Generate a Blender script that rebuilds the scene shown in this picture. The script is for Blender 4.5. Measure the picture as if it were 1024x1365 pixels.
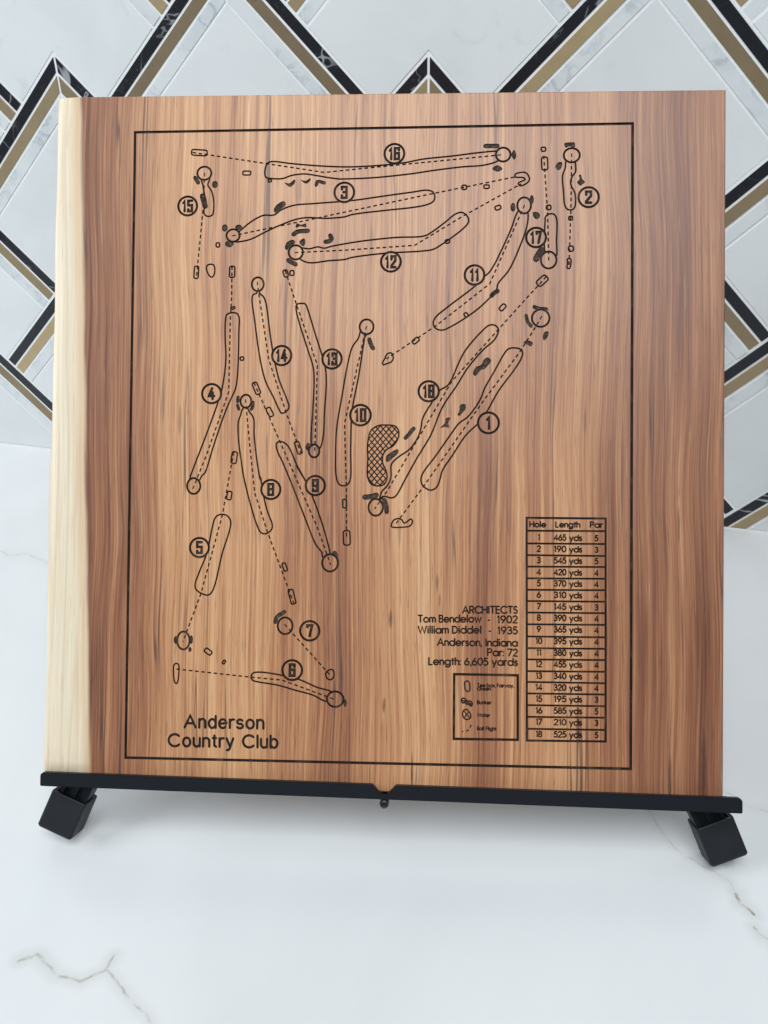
import bpy, bmesh, math, random
from mathutils import Vector, Matrix, geometry
import numpy as np

for o in list(bpy.data.objects):
    bpy.data.objects.remove(o, do_unlink=True)
sc = bpy.context.scene
col = sc.collection
random.seed(4)

# ------------------------------------------------------------------ camera, world, lamps, exposure
cam_d = bpy.data.cameras.new('camera'); cam = bpy.data.objects.new('camera', cam_d); col.objects.link(cam)
cam_d.sensor_fit = 'HORIZONTAL'; cam_d.sensor_width = 36.0; cam_d.lens = 36.0 * 1184.5746 / 1024.0
cam_d.clip_start = 0.01; cam_d.clip_end = 50
CR = Vector((0.96550222, 0.25988111, -0.01634814)); CU = Vector((-0.118628, 0.49487453, 0.86082902)); CF = Vector((-0.23180348, 0.82919298, -0.50863164))
cam.matrix_world = Matrix(((CR.x, CU.x, -CF.x, 0.0), (CR.y, CU.y, -CF.y, -0.8), (CR.z, CU.z, -CF.z, 0.46042), (0, 0, 0, 1)))
sc.camera = cam

world = bpy.data.worlds.new('World'); sc.world = world; world.use_nodes = True
wb = world.node_tree.nodes['Background']
wb.inputs[0].default_value = (0.78, 0.905, 1.0, 1); wb.inputs[1].default_value = 0.22

def area(name, loc, target, sx, sy, power, color):
    d = bpy.data.lights.new(name, 'AREA'); d.shape = 'RECTANGLE'; d.size = sx; d.size_y = sy; d.energy = power; d.color = color
    o = bpy.data.objects.new(name, d); col.objects.link(o); o.location = loc
    o.rotation_euler = (Vector(target) - Vector(loc)).to_track_quat('-Z', 'Y').to_euler()
    return o
area('window_light', (-2.3, -1.5, 1.5), (-0.1, -0.3, 0.1), 1.5, 1.3, 48, (0.88, 0.95, 1.0))
area('ceiling_light', (0.25, -1.6, 2.3), (-0.1, -0.3, 0.1), 1.5, 1.1, 47, (0.92, 0.975, 1.0))

sc.view_settings.view_transform = 'Standard'; sc.view_settings.look = 'None'
sc.view_settings.exposure = -0.07; sc.view_settings.gamma = 1.0; sc.view_settings.use_curve_mapping = False
sc.cycles.max_bounces = 8

# ------------------------------------------------------------------ helpers
def setp(o, label=None, cat=None, group=None, kind=None):
    if label: o['label'] = label
    if cat: o['category'] = cat
    if group: o['group'] = group
    if kind: o['kind'] = kind
    return o
def link(name, mesh, mat=None, parent=None):
    o = bpy.data.objects.new(name, mesh); col.objects.link(o)
    if mat: mesh.materials.append(mat)
    if parent: o.parent = parent
    return o
def from_bm(name, bm, mat, parent=None, smooth=False):
    me = bpy.data.meshes.new(name); bmesh.ops.recalc_face_normals(bm, faces=bm.faces); bm.to_mesh(me); bm.free()
    if smooth:
        for p in me.polygons: p.use_smooth = True
    return link(name, me, mat, parent)
def prism(bm, poly, z0, z1):
    """closed prism over a polygon [(x, y)], between z0 and z1"""
    a = [bm.verts.new((x, y, z0)) for x, y in poly]; b = [bm.verts.new((x, y, z1)) for x, y in poly]
    n = len(poly); fs = [bm.faces.new(a[::-1]), bm.faces.new(b)]
    for i in range(n): fs.append(bm.faces.new((a[i], a[(i+1) % n], b[(i+1) % n], b[i])))
    return a + b, fs
def round_poly(pts, r, n=4):
    out = []
    m = len(pts)
    for i in range(m):
        p, q, s = Vector(pts[i-1]), Vector(pts[i]), Vector(pts[(i+1) % m])
        rr = r[i] if isinstance(r, (list, tuple)) else r
        if rr <= 0: out.append(tuple(q)); continue
        u = (p-q).normalized(); v = (s-q).normalized(); d = min(rr, (p-q).length*.45, (s-q).length*.45)
        A = q+u*d; B = q+v*d
        for k in range(n+1):
            t = k/n; out.append(tuple(A*(1-t)**2 + q*2*t*(1-t) + B*t*t))
    return out
def bevel(bm, w, seg=1, ang=30):
    bmesh.ops.recalc_face_normals(bm, faces=bm.faces)
    es = [e for e in bm.edges if len(e.link_faces) == 2 and e.calc_face_angle(0) > math.radians(ang)]
    bmesh.ops.bevel(bm, geom=es, offset=w, segments=seg, affect='EDGES', clamp_overlap=True)

# ------------------------------------------------------------------ materials
class NT:
    def __init__(s, name):
        s.m = bpy.data.materials.new(name); s.m.use_nodes = True; s.t = s.m.node_tree; s.b = s.t.nodes['Principled BSDF']
    def n(s, typ, **kw):
        nd = s.t.nodes.new(typ)
        for k, v in kw.items():
            if k.startswith('_'): setattr(nd, k[1:], v)
        return nd
    def put(s, sock, v):
        if isinstance(v, bpy.types.NodeSocket): s.t.links.new(v, sock)
        elif v is not None: sock.default_value = v
    def math(s, op, a, b=None, c=None, clamp=False):
        nd = s.t.nodes.new('ShaderNodeMath'); nd.operation = op; nd.use_clamp = clamp
        s.put(nd.inputs[0], a)
        if b is not None: s.put(nd.inputs[1], b)
        if c is not None: s.put(nd.inputs[2], c)
        return nd.outputs[0]
    def vm(s, op, a, b=None, scale=None, out=0):
        nd = s.t.nodes.new('ShaderNodeVectorMath'); nd.operation = op
        s.put(nd.inputs[0], a)
        if b is not None: s.put(nd.inputs[1], b)
        if scale is not None: s.put(nd.inputs['Scale'], scale)
        return nd.outputs[out]
    def noise(s, vec, scale=1, detail=3, rough=.55, dist=0, dim='3D', w=None):
        nd = s.t.nodes.new('ShaderNodeTexNoise'); nd.noise_dimensions = dim
        s.put(nd.inputs['Vector'], vec); nd.inputs['Scale'].default_value = scale; nd.inputs['Detail'].default_value = detail
        nd.inputs['Roughness'].default_value = rough; nd.inputs['Distortion'].default_value = dist
        return nd.outputs[0]
    def ramp(s, fac, stops):
        nd = s.t.nodes.new('ShaderNodeValToRGB'); e = nd.color_ramp.elements
        while len(e) > 1: e.remove(e[-1])
        for i, (p, c) in enumerate(stops):
            el = e[0] if i == 0 else e.new(p)
            el.position = p; el.color = (*c, 1) if len(c) == 3 else c
        s.put(nd.inputs[0], fac); return nd.outputs[0]
    def mix(s, fac, a, b, mode='MIX'):
        nd = s.t.nodes.new('ShaderNodeMix'); nd.data_type = 'RGBA'; nd.blend_type = mode
        s.put(nd.inputs[0], fac); s.put(nd.inputs[6], a if not isinstance(a, tuple) else (*a, 1)); s.put(nd.inputs[7], b if not isinstance(b, tuple) else (*b, 1))
        return nd.outputs[2]
    def mr(s, v, a, b, c=0, d=1, smooth=True):
        nd = s.t.nodes.new('ShaderNodeMapRange'); nd.interpolation_type = 'SMOOTHSTEP' if smooth else 'LINEAR'
        s.put(nd.inputs[0], v)
        for i, x in zip((1, 2, 3, 4), (a, b, c, d)): s.put(nd.inputs[i], x)
        return nd.outputs[0]
    def obj(s): return s.t.nodes.new('ShaderNodeTexCoord').outputs['Object']
    def rnd(s): return s.t.nodes.new('ShaderNodeObjectInfo').outputs['Random']
    def bump(s, h, strength, dist):
        nd = s.t.nodes.new('ShaderNodeBump'); nd.inputs['Strength'].default_value = strength; nd.inputs['Distance'].default_value = dist
        s.put(nd.inputs['Height'], h); s.put(s.b.inputs['Normal'], nd.outputs[0])
    def base(s, c, rough=.5, spec=.5, metal=0):
        s.put(s.b.inputs['Base Color'], c if not isinstance(c, tuple) else (*c, 1)); s.put(s.b.inputs['Roughness'], rough)
        s.b.inputs['Specular IOR Level'].default_value = spec; s.b.inputs['Metallic'].default_value = metal

SPOTS = [(0.0089, 0.1016, 0.0013, 0.006, 0.62),
 (0.0054, 0.0511, 0.001, 0.005, 0.6),
 (0.036, 0.123, 0.0009, 0.006, 0.5),
 (0.0374, 0.1129, 0.0006, 0.004, 0.5),
 (0.022, 0.0131, 0.00045, 0.013, 1.0),
 (-0.0026, 0.0099, 0.0004, 0.01, 0.7),
 (-0.0199, 0.066, 0.0016, 0.014, 0.45),
 (0.0694, 0.4005, 0.0005, 0.016, 0.6),
 (0.0813, 0.3967, 0.0004, 0.012, 0.5),
 (0.0138, 0.1544, 0.0012, 0.012, 0.35),
 (-0.0483, 0.3552, 0.0022, 0.01, 0.4),
 (0.175, 0.1579, 0.0008, 0.012, 0.5),
 (0.1891, 0.0205, 0.0016, 0.022, 0.7),
 (0.1701, 0.0115, 0.0012, 0.018, 0.6),
 (-0.1181, 0.2183, 0.0015, 0.01, 0.35),
 (0.0601, 0.2583, 0.0012, 0.009, 0.35),
 (0.1212, 0.2186, 0.001, 0.009, 0.35)]   # small knots, pitch streaks and checks: x, y, half width, half height, strength
def wood_nodes(t):
    """heartwood and sapwood colour from the board's own coordinates (metres, grain along y)"""
    co = t.obj()
    sep = t.n('ShaderNodeSeparateXYZ'); t.put(sep.inputs[0], co); X, Y, Z = sep.outputs
    def gr(sx, sy, off=0.0, sz=None):
        c = t.n('ShaderNodeCombineXYZ'); t.put(c.inputs[0], t.math('MULTIPLY_ADD', X, sx, off)); t.put(c.inputs[1], t.math('MULTIPLY', Y, sy)); t.put(c.inputs[2], t.math('MULTIPLY', Z, sz if sz else sx)); return c.outputs[0]
    # slow sideways drift of the grain
    wob = t.noise(gr(7, 4.2, 3.1), 1, 2, .5); wob2 = t.noise(gr(45, 9, 8.3), 1, 2, .5)
    Xw = t.math('ADD', X, t.math('ADD', t.math('MULTIPLY', t.math('SUBTRACT', wob, .5), .016), t.math('MULTIPLY', t.math('SUBTRACT', wob2, .5), .0005)))
    def gw(sx, sy, off):
        c = t.n('ShaderNodeCombineXYZ'); t.put(c.inputs[0], t.math('MULTIPLY_ADD', Xw, sx, off)); t.put(c.inputs[1], t.math('MULTIPLY', Y, sy)); t.put(c.inputs[2], t.math('MULTIPLY', Z, sx)); return c.outputs[0]
    big = t.noise(gw(22, 1.9, 7.7), 1, 3, .55)
    mid = t.noise(gw(150, 2.0, 1.3), 1, 4, .62)
    fine = t.noise(gw(760, 8.5, 0.2), 1, 3, .60); mid2 = t.noise(gw(350, 3.6, 6.6), 1, 3, .6)
    hair = t.noise(gw(1300, 42, 5.0), 1, 2, .6)
    # where the board is darker and paler across its width, for its upper and lower half (0..1 over 400 mm)
    u01 = t.math('MULTIPLY_ADD', X, 2.5, .5)
    def band(st):
        nd = t.n('ShaderNodeValToRGB'); e = nd.color_ramp.elements; nd.color_ramp.interpolation = 'EASE'
        while len(e) > 1: e.remove(e[-1])
        for i, (p, v) in enumerate(st):
            el = e[0] if i == 0 else e.new(p); el.position = p; el.color = (v, v, v, 1)
        t.put(nd.inputs[0], t.math('ADD', u01, t.math('MULTIPLY', t.math('SUBTRACT', wob, .5), .05))); return nd.outputs[0]
    up = band([(0, .40), (.08, .34), (.13, .46), (.18, .62), (.26, .50), (.33, .60), (.42, .46), (.50, .56), (.58, .44), (.68, .52), (.76, .40), (.82, .56), (.88, .40), (.93, .30), (.97, .42)])
    lo = band([(0, .40), (.07, .30), (.11, .44), (.20, .54), (.30, .62), (.38, .50), (.445, .30), (.49, .52), (.56, .62), (.63, .44), (.665, .32), (.71, .50), (.78, .66), (.85, .46), (.90, .32), (.94, .44), (.965, .22), (.99, .36)])
    zon = t.math('ADD', t.math('MULTIPLY', up, t.mr(Y, .14, .30, 0, 1)), t.math('MULTIPLY', lo, t.mr(Y, .14, .30, 1, 0)))
    v = t.math('ADD', t.math('MULTIPLY', big, .20), t.math('ADD', t.math('MULTIPLY', mid, .22), t.math('ADD', t.math('MULTIPLY', fine, .36), t.math('MULTIPLY', mid2, .22))))
    v = t.math('ADD', v, t.math('MULTIPLY', zon, .44)); v = t.math('MULTIPLY_ADD', t.math('SUBTRACT', v, .722), 1.45, .5)
    heart = t.ramp(v, [(.20, (.105, .036, .020)), (.33, (.250, .092, .045)), (.45, (.410, .176, .082)), (.55, (.550, .268, .126)), (.66, (.670, .375, .190)), (.80, (.780, .500, .290))])
    zone = t.math('MAXIMUM', t.mr(X, .090, .150, 0, .50), t.mr(X, -.160, -.110, .50, 0))
    heart = t.mix(zone, heart, t.mix(1.0, heart, (.62, .54, .56), 'MULTIPLY'))
    # narrow dark growth lines, coming and going
    ln = t.noise(gw(95, 1.5, 9.4), 1, 3, .5)
    lines = t.math('MULTIPLY', t.mr(t.math('ABSOLUTE', t.math('SUBTRACT', ln, .5)), 0, .016, 1, 0), t.mr(t.noise(gw(30, 4.0, 2.2), 1, 2, .5), .46, .60, 0, .80))
    heart = t.mix(lines, heart, (.085, .040, .032))
    # pores: short dark dashes, and pale flecks
    por = t.mr(hair, .58, .72, 0, .55)
    heart = t.mix(por, heart, (.115, .052, .034))
    warp = t.math('MULTIPLY', t.math('SUBTRACT', t.noise(gr(500, 160, 4.4), 1, 2), .5), .0022)
    spots = None
    for sx_, sy_, rx_, ry_, st_ in SPOTS:
        d1 = t.math('DIVIDE', t.math('ADD', t.math('SUBTRACT', X, sx_), t.math('MULTIPLY', warp, min(1, rx_/.001)*.6)), rx_); d2 = t.math('DIVIDE', t.math('SUBTRACT', Y, sy_), ry_)
        g_ = t.mr(t.math('ADD', t.math('MULTIPLY', d1, d1), t.math('MULTIPLY', d2, d2)), .1, 1.3, st_, 0)
        spots = g_ if spots is None else t.math('MAXIMUM', spots, g_)
    heart = t.mix(spots, heart, (.050, .024, .018))
    flk = t.mr(t.noise(gw(850, 22, 13.0), 1, 2, .6), .62, .76, 0, .30)
    heart = t.mix(flk, heart, (.70, .46, .29))
    ln0 = t.math('ABSOLUTE', t.math('SUBTRACT', t.noise(gw(60, 1.0, 2.9), 1, 2, .5), .5))
    sapv = t.math('ADD', t.math('MULTIPLY', mid, .5), t.math('MULTIPLY', fine, .5))
    sap = t.ramp(sapv, [(.26, (.60, .44, .28)), (.42, (.76, .61, .43)), (.58, (.83, .72, .55))])
    sap = t.mix(t.mr(hair, .56, .72, 0, .42), sap, (.56, .40, .25)); sap = t.mix(t.mr(ln0, .0, .03, .35, 0), sap, (.60, .43, .27))
    # the sapwood boundary runs down the left side with a slight wave
    Yb = t.math('ADD', t.math('MULTIPLY', Y, -.0304), -.1697)      # Y measured from the board's foot
    wv = t.math('MULTIPLY', t.math('SUBTRACT', t.noise(gr(2, 14, 4.0), 1, 3, .5), .5), .004)
    d = t.math('SUBTRACT', X, t.math('ADD', Yb, wv))
    f = t.mr(d, -.0016, .0016, 0, 1)
    rim = t.mr(t.math('ABSOLUTE', t.math('ADD', d, .0022)), 0, .004, .55, 0)
    sap = t.mix(rim, sap, (.66, .40, .20))
    colr = t.mix(f, sap, heart)
    return colr, fine, hair, por

t = NT('oiled_wood'); colr, fine, hair, por = wood_nodes(t)
t.base(colr, t.math('MULTIPLY_ADD', fine, .16, .34), .45)
t.b.inputs['Coat Weight'].default_value = .22; t.b.inputs['Coat Roughness'].default_value = .30
t.bump(t.math('ADD', t.math('MULTIPLY', fine, .5), t.math('MULTIPLY', por, -.6)), .25, .0002)
M_wood = t.m
t = NT('scorched_wood'); colr, fine, hair, por = wood_nodes(t)
t.base(t.mix(1.0, colr, (.50, .42, .36), 'MULTIPLY'), .6, .3); M_scorch = t.m
t = NT('burnt_groove'); g = t.noise(t.vm('MULTIPLY', t.obj(), (900, 40, 900)), 1, 3, .6)
g2 = t.noise(t.obj(), 75, 3, .6); t.base(t.mix(t.mr(g2, .50, .72, 0, .8), t.ramp(g, [(.35, (.009, .006, .005)), (.62, (.026, .017, .013)), (.75, (.060, .036, .024))]), (.120, .066, .040)), .75, .25); M_groove = t.m
t = NT('charred_lettering'); g = t.noise(t.vm('MULTIPLY', t.obj(), (700, 60, 700)), 1, 3, .6)
t.base(t.ramp(g, [(.35, (.010, .008, .008)), (.55, (.026, .020, .017)), (.76, (.110, .080, .060))]), .7, .3); M_letter = t.m
t = NT('charred_pocket'); g = t.noise(t.vm('MULTIPLY', t.obj(), (520, 520, 520)), 1, 3, .7)
t.base(t.ramp(g, [(.32, (.020, .014, .012)), (.50, (.055, .038, .028)), (.68, (.13, .088, .062))]), .8, .25); t.bump(g, .6, .0004); M_pocket = t.m

t = NT('black_powder_coat'); g = t.noise(t.obj(), 2600, 2, .5)
t.base((.007, .009, .013), .45, .28); t.bump(g, .12, .0001); M_metal = t.m
t = NT('black_rubber'); g = t.noise(t.obj(), 1400, 3, .5)
t.base(t.ramp(t.noise(t.obj(), 60, 3), [(.3, (.006, .008, .011)), (.7, (.012, .014, .018))]), .55, .4); t.bump(g, .15, .0001); M_rubber = t.m
t = NT('steel_screw'); t.base((.10, .10, .11), .3, .5, 1); M_screw = t.m

def shifted(t, amt=37.0):
    r = t.rnd(); c = t.n('ShaderNodeCombineXYZ')
    for i, k in enumerate((1, 2.7, 5.3)): t.put(c.inputs[i], t.math('MULTIPLY', r, amt*k))
    return t.vm('ADD', t.obj(), c.outputs[0]), r
t = NT('white_stone'); co, r = shifted(t)
c = t.noise(co, 9, 5, .55, .6); c2 = t.noise(co, 26, 4, .6, 1.2)
b_ = t.ramp(c, [(.30, (.650, .668, .675)), (.55, (.710, .722, .728)), (.75, (.730, .740, .742))])
b_ = t.mix(t.mr(c2, .60, .80, 0, .40), b_, (.52, .53, .55)); t.base(b_, .34, .5); t.bump(t.noise(co, 300, 3), .03, .0002); M_white = t.m
t = NT('grey_veined_marble'); co, r = shifted(t)
dst = t.noise(co, 14, 4, .6); w = t.noise(t.vm('ADD', co, t.vm('SCALE', t.n('ShaderNodeCombineXYZ').outputs[0], scale=1.0)), 22, 5, .6, 1.6)
v = t.mr(t.math('ABSOLUTE', t.math('SUBTRACT', w, .5)), 0, .05, 1, 0)
cl = t.mr(dst, .42, .62, .05, 1)
b_ = t.mix(t.math('MULTIPLY', t.math('MULTIPLY', v, cl), .6), (.68, .70, .705), (.26, .30, .33)); b_ = t.mix(t.math('MULTIPLY', cl, .36), b_, (.42, .47, .51))
t.base(b_, .28, .5); M_grey = t.m
t = NT('black_veined_marble'); co, r = shifted(t)
w1 = t.noise(co, 13, 3, .55, 1.2); w2 = t.noise(t.vm('ADD', co, (3.3, 8.1, 1.7)), 34, 3, .6, 1.5); msk = t.mr(t.noise(co, 9, 2), .50, .66, .02, .8)
v = t.math('MAXIMUM', t.mr(t.math('ABSOLUTE', t.math('SUBTRACT', w1, .5)), 0, .012, .95, 0), t.mr(t.math('ABSOLUTE', t.math('SUBTRACT', w2, .53)), 0, .005, .35, 0))
t.base(t.mix(t.math('MULTIPLY', v, msk), (.014, .015, .019), (.42, .44, .46)), .25, .38); M_black = t.m
t = NT('bronze_stone'); co, r = shifted(t)
c = t.noise(co, 60, 4, .6)
b_ = t.ramp(t.math('ADD', t.math('MULTIPLY', r, .7), t.math('MULTIPLY', c, .3)), [(.1, (.210, .156, .096)), (.5, (.330, .248, .146)), (.9, (.480, .365, .205))])
b_ = t.mix(t.mr(t.noise(co, 190, 2), .70, .78, 0, .5), b_, (.12, .08, .05))
t.base(b_, .40, .45); t.b.inputs['Metallic'].default_value = .35; M_bronze = t.m
t = NT('grout'); g = t.noise(t.obj(), 700, 3); t.base(t.ramp(g, [(.3, (.74, .75, .75)), (.7, (.84, .84, .84))]), .9, .2); t.bump(g, .3, .0003); M_grout = t.m

# counter: white quartz with a few drawn veins
VEINS = [  # points on the counter (metres), width, strength
 ([(-.2800, -.5675), (-.2786, -.5658), (-.272, -.5614), (-.2638, -.5652), (-.2534, -.5696), (-.2465, -.5705), (-.2398, -.5701), (-.2355, -.5659), (-.2304, -.5606), (-.2294, -.5518)], .0013, .75),
 ([(-.2304, -.5606), (-.226, -.5617), (-.219, -.566), (-.2102, -.5705), (-.1966, -.577), (-.1850, -.587)], .0012, .62),
 ([(.030, -.330), (.045, -.352), (.0573, -.3788), (.062, -.3886), (.0722, -.4023), (.0843, -.4099), (.0937, -.4135), (.1027, -.4192), (.106, -.4256)], .0010, .42),
 ([(.106, -.4256), (.1068, -.4321), (.1138, -.4368)], .0015, .85),
 ([(.1135, -.4456), (.1156, -.4499), (.1201, -.4515), (.140, -.466)], .0015, .8),
 ([(.095, -.345), (.107, -.3491), (.1135, -.3551), (.1216, -.3575), (.150, -.356)], .0012, .28),
 ([(-.62, -.215), (-.5493, -.2072), (-.5338, -.2115), (-.5221, -.2046), (-.49, -.215)], .0022, .25),
]
t = NT('white_quartz'); co = t.obj()
wn = t.n('ShaderNodeTexNoise'); t.put(wn.inputs['Vector'], co); wn.inputs['Scale'].default_value = 70; wn.inputs['Detail'].default_value = 5
wob = t.vm('MULTIPLY', t.vm('SUBTRACT', wn.outputs['Color'], (.5, .5, .5)), (.0065, .0065, 0))
pc = t.vm('MULTIPLY', t.vm('ADD', co, wob), (1, 1, 0))
thin = t.math('MULTIPLY_ADD', t.noise(co, 95, 3, .6), 3.8, -1.35)
grp = bpy.data.node_groups.new('segment_distance', 'ShaderNodeTree')
for nm in ('P', 'A', 'B'): grp.interface.new_socket(nm, in_out='INPUT', socket_type='NodeSocketVector')
grp.interface.new_socket('D', in_out='OUTPUT', socket_type='NodeSocketFloat')
gi = grp.nodes.new('NodeGroupInput'); go = grp.nodes.new('NodeGroupOutput')
def gv(op, a, b=None, out=0, sc_=None):
    nd = grp.nodes.new('ShaderNodeVectorMath'); nd.operation = op; grp.links.new(a, nd.inputs[0])
    if b is not None: grp.links.new(b, nd.inputs[1])
    if sc_ is not None: grp.links.new(sc_, nd.inputs['Scale'])
    return nd.outputs[out]
pa = gv('SUBTRACT', gi.outputs[0], gi.outputs[1]); ba = gv('SUBTRACT', gi.outputs[2], gi.outputs[1])
dv = grp.nodes.new('ShaderNodeMath'); dv.operation = 'DIVIDE'; dv.use_clamp = True
grp.links.new(gv('DOT_PRODUCT', pa, ba, 1), dv.inputs[0]); grp.links.new(gv('DOT_PRODUCT', ba, ba, 1), dv.inputs[1])
grp.links.new(gv('LENGTH', gv('SUBTRACT', pa, gv('SCALE', ba, sc_=dv.outputs[0])), out=1), go.inputs[0])
tot = soft = None
for pts, wd, st in VEINS:
    dmin = None
    for a, b in zip(pts[:-1], pts[1:]):
        nd = t.t.nodes.new('ShaderNodeGroup'); nd.node_tree = grp; t.put(nd.inputs[0], pc)
        nd.inputs[1].default_value = (*a, 0); nd.inputs[2].default_value = (*b, 0)
        dmin = nd.outputs[0] if dmin is None else t.math('MINIMUM', dmin, nd.outputs[0])
    core = t.math('MULTIPLY', t.mr(dmin, 0, wd, st, 0), thin, clamp=True); halo = t.mr(dmin, 0, wd*6, st*.34, 0)
    tot = core if tot is None else t.math('MAXIMUM', tot, core); soft = halo if soft is None else t.math('MAXIMUM', soft, halo)
cl = t.noise(co, 4.5, 5, .55, .8)
qb = t.ramp(cl, [(.35, (.735, .740, .745)), (.65, (.790, .793, .797))])
qb = t.mix(soft, qb, (.48, .45, .39)); qb = t.mix(tot, qb, (.27, .235, .185))
sp = t.mr(t.noise(co, 900, 2), .70, .78, 0, .06); qb = t.mix(sp, qb, (.4, .4, .4))
t.base(qb, .22, .5); t.bump(t.noise(co, 25, 2), .02, .0005); M_quartz = t.m

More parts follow.
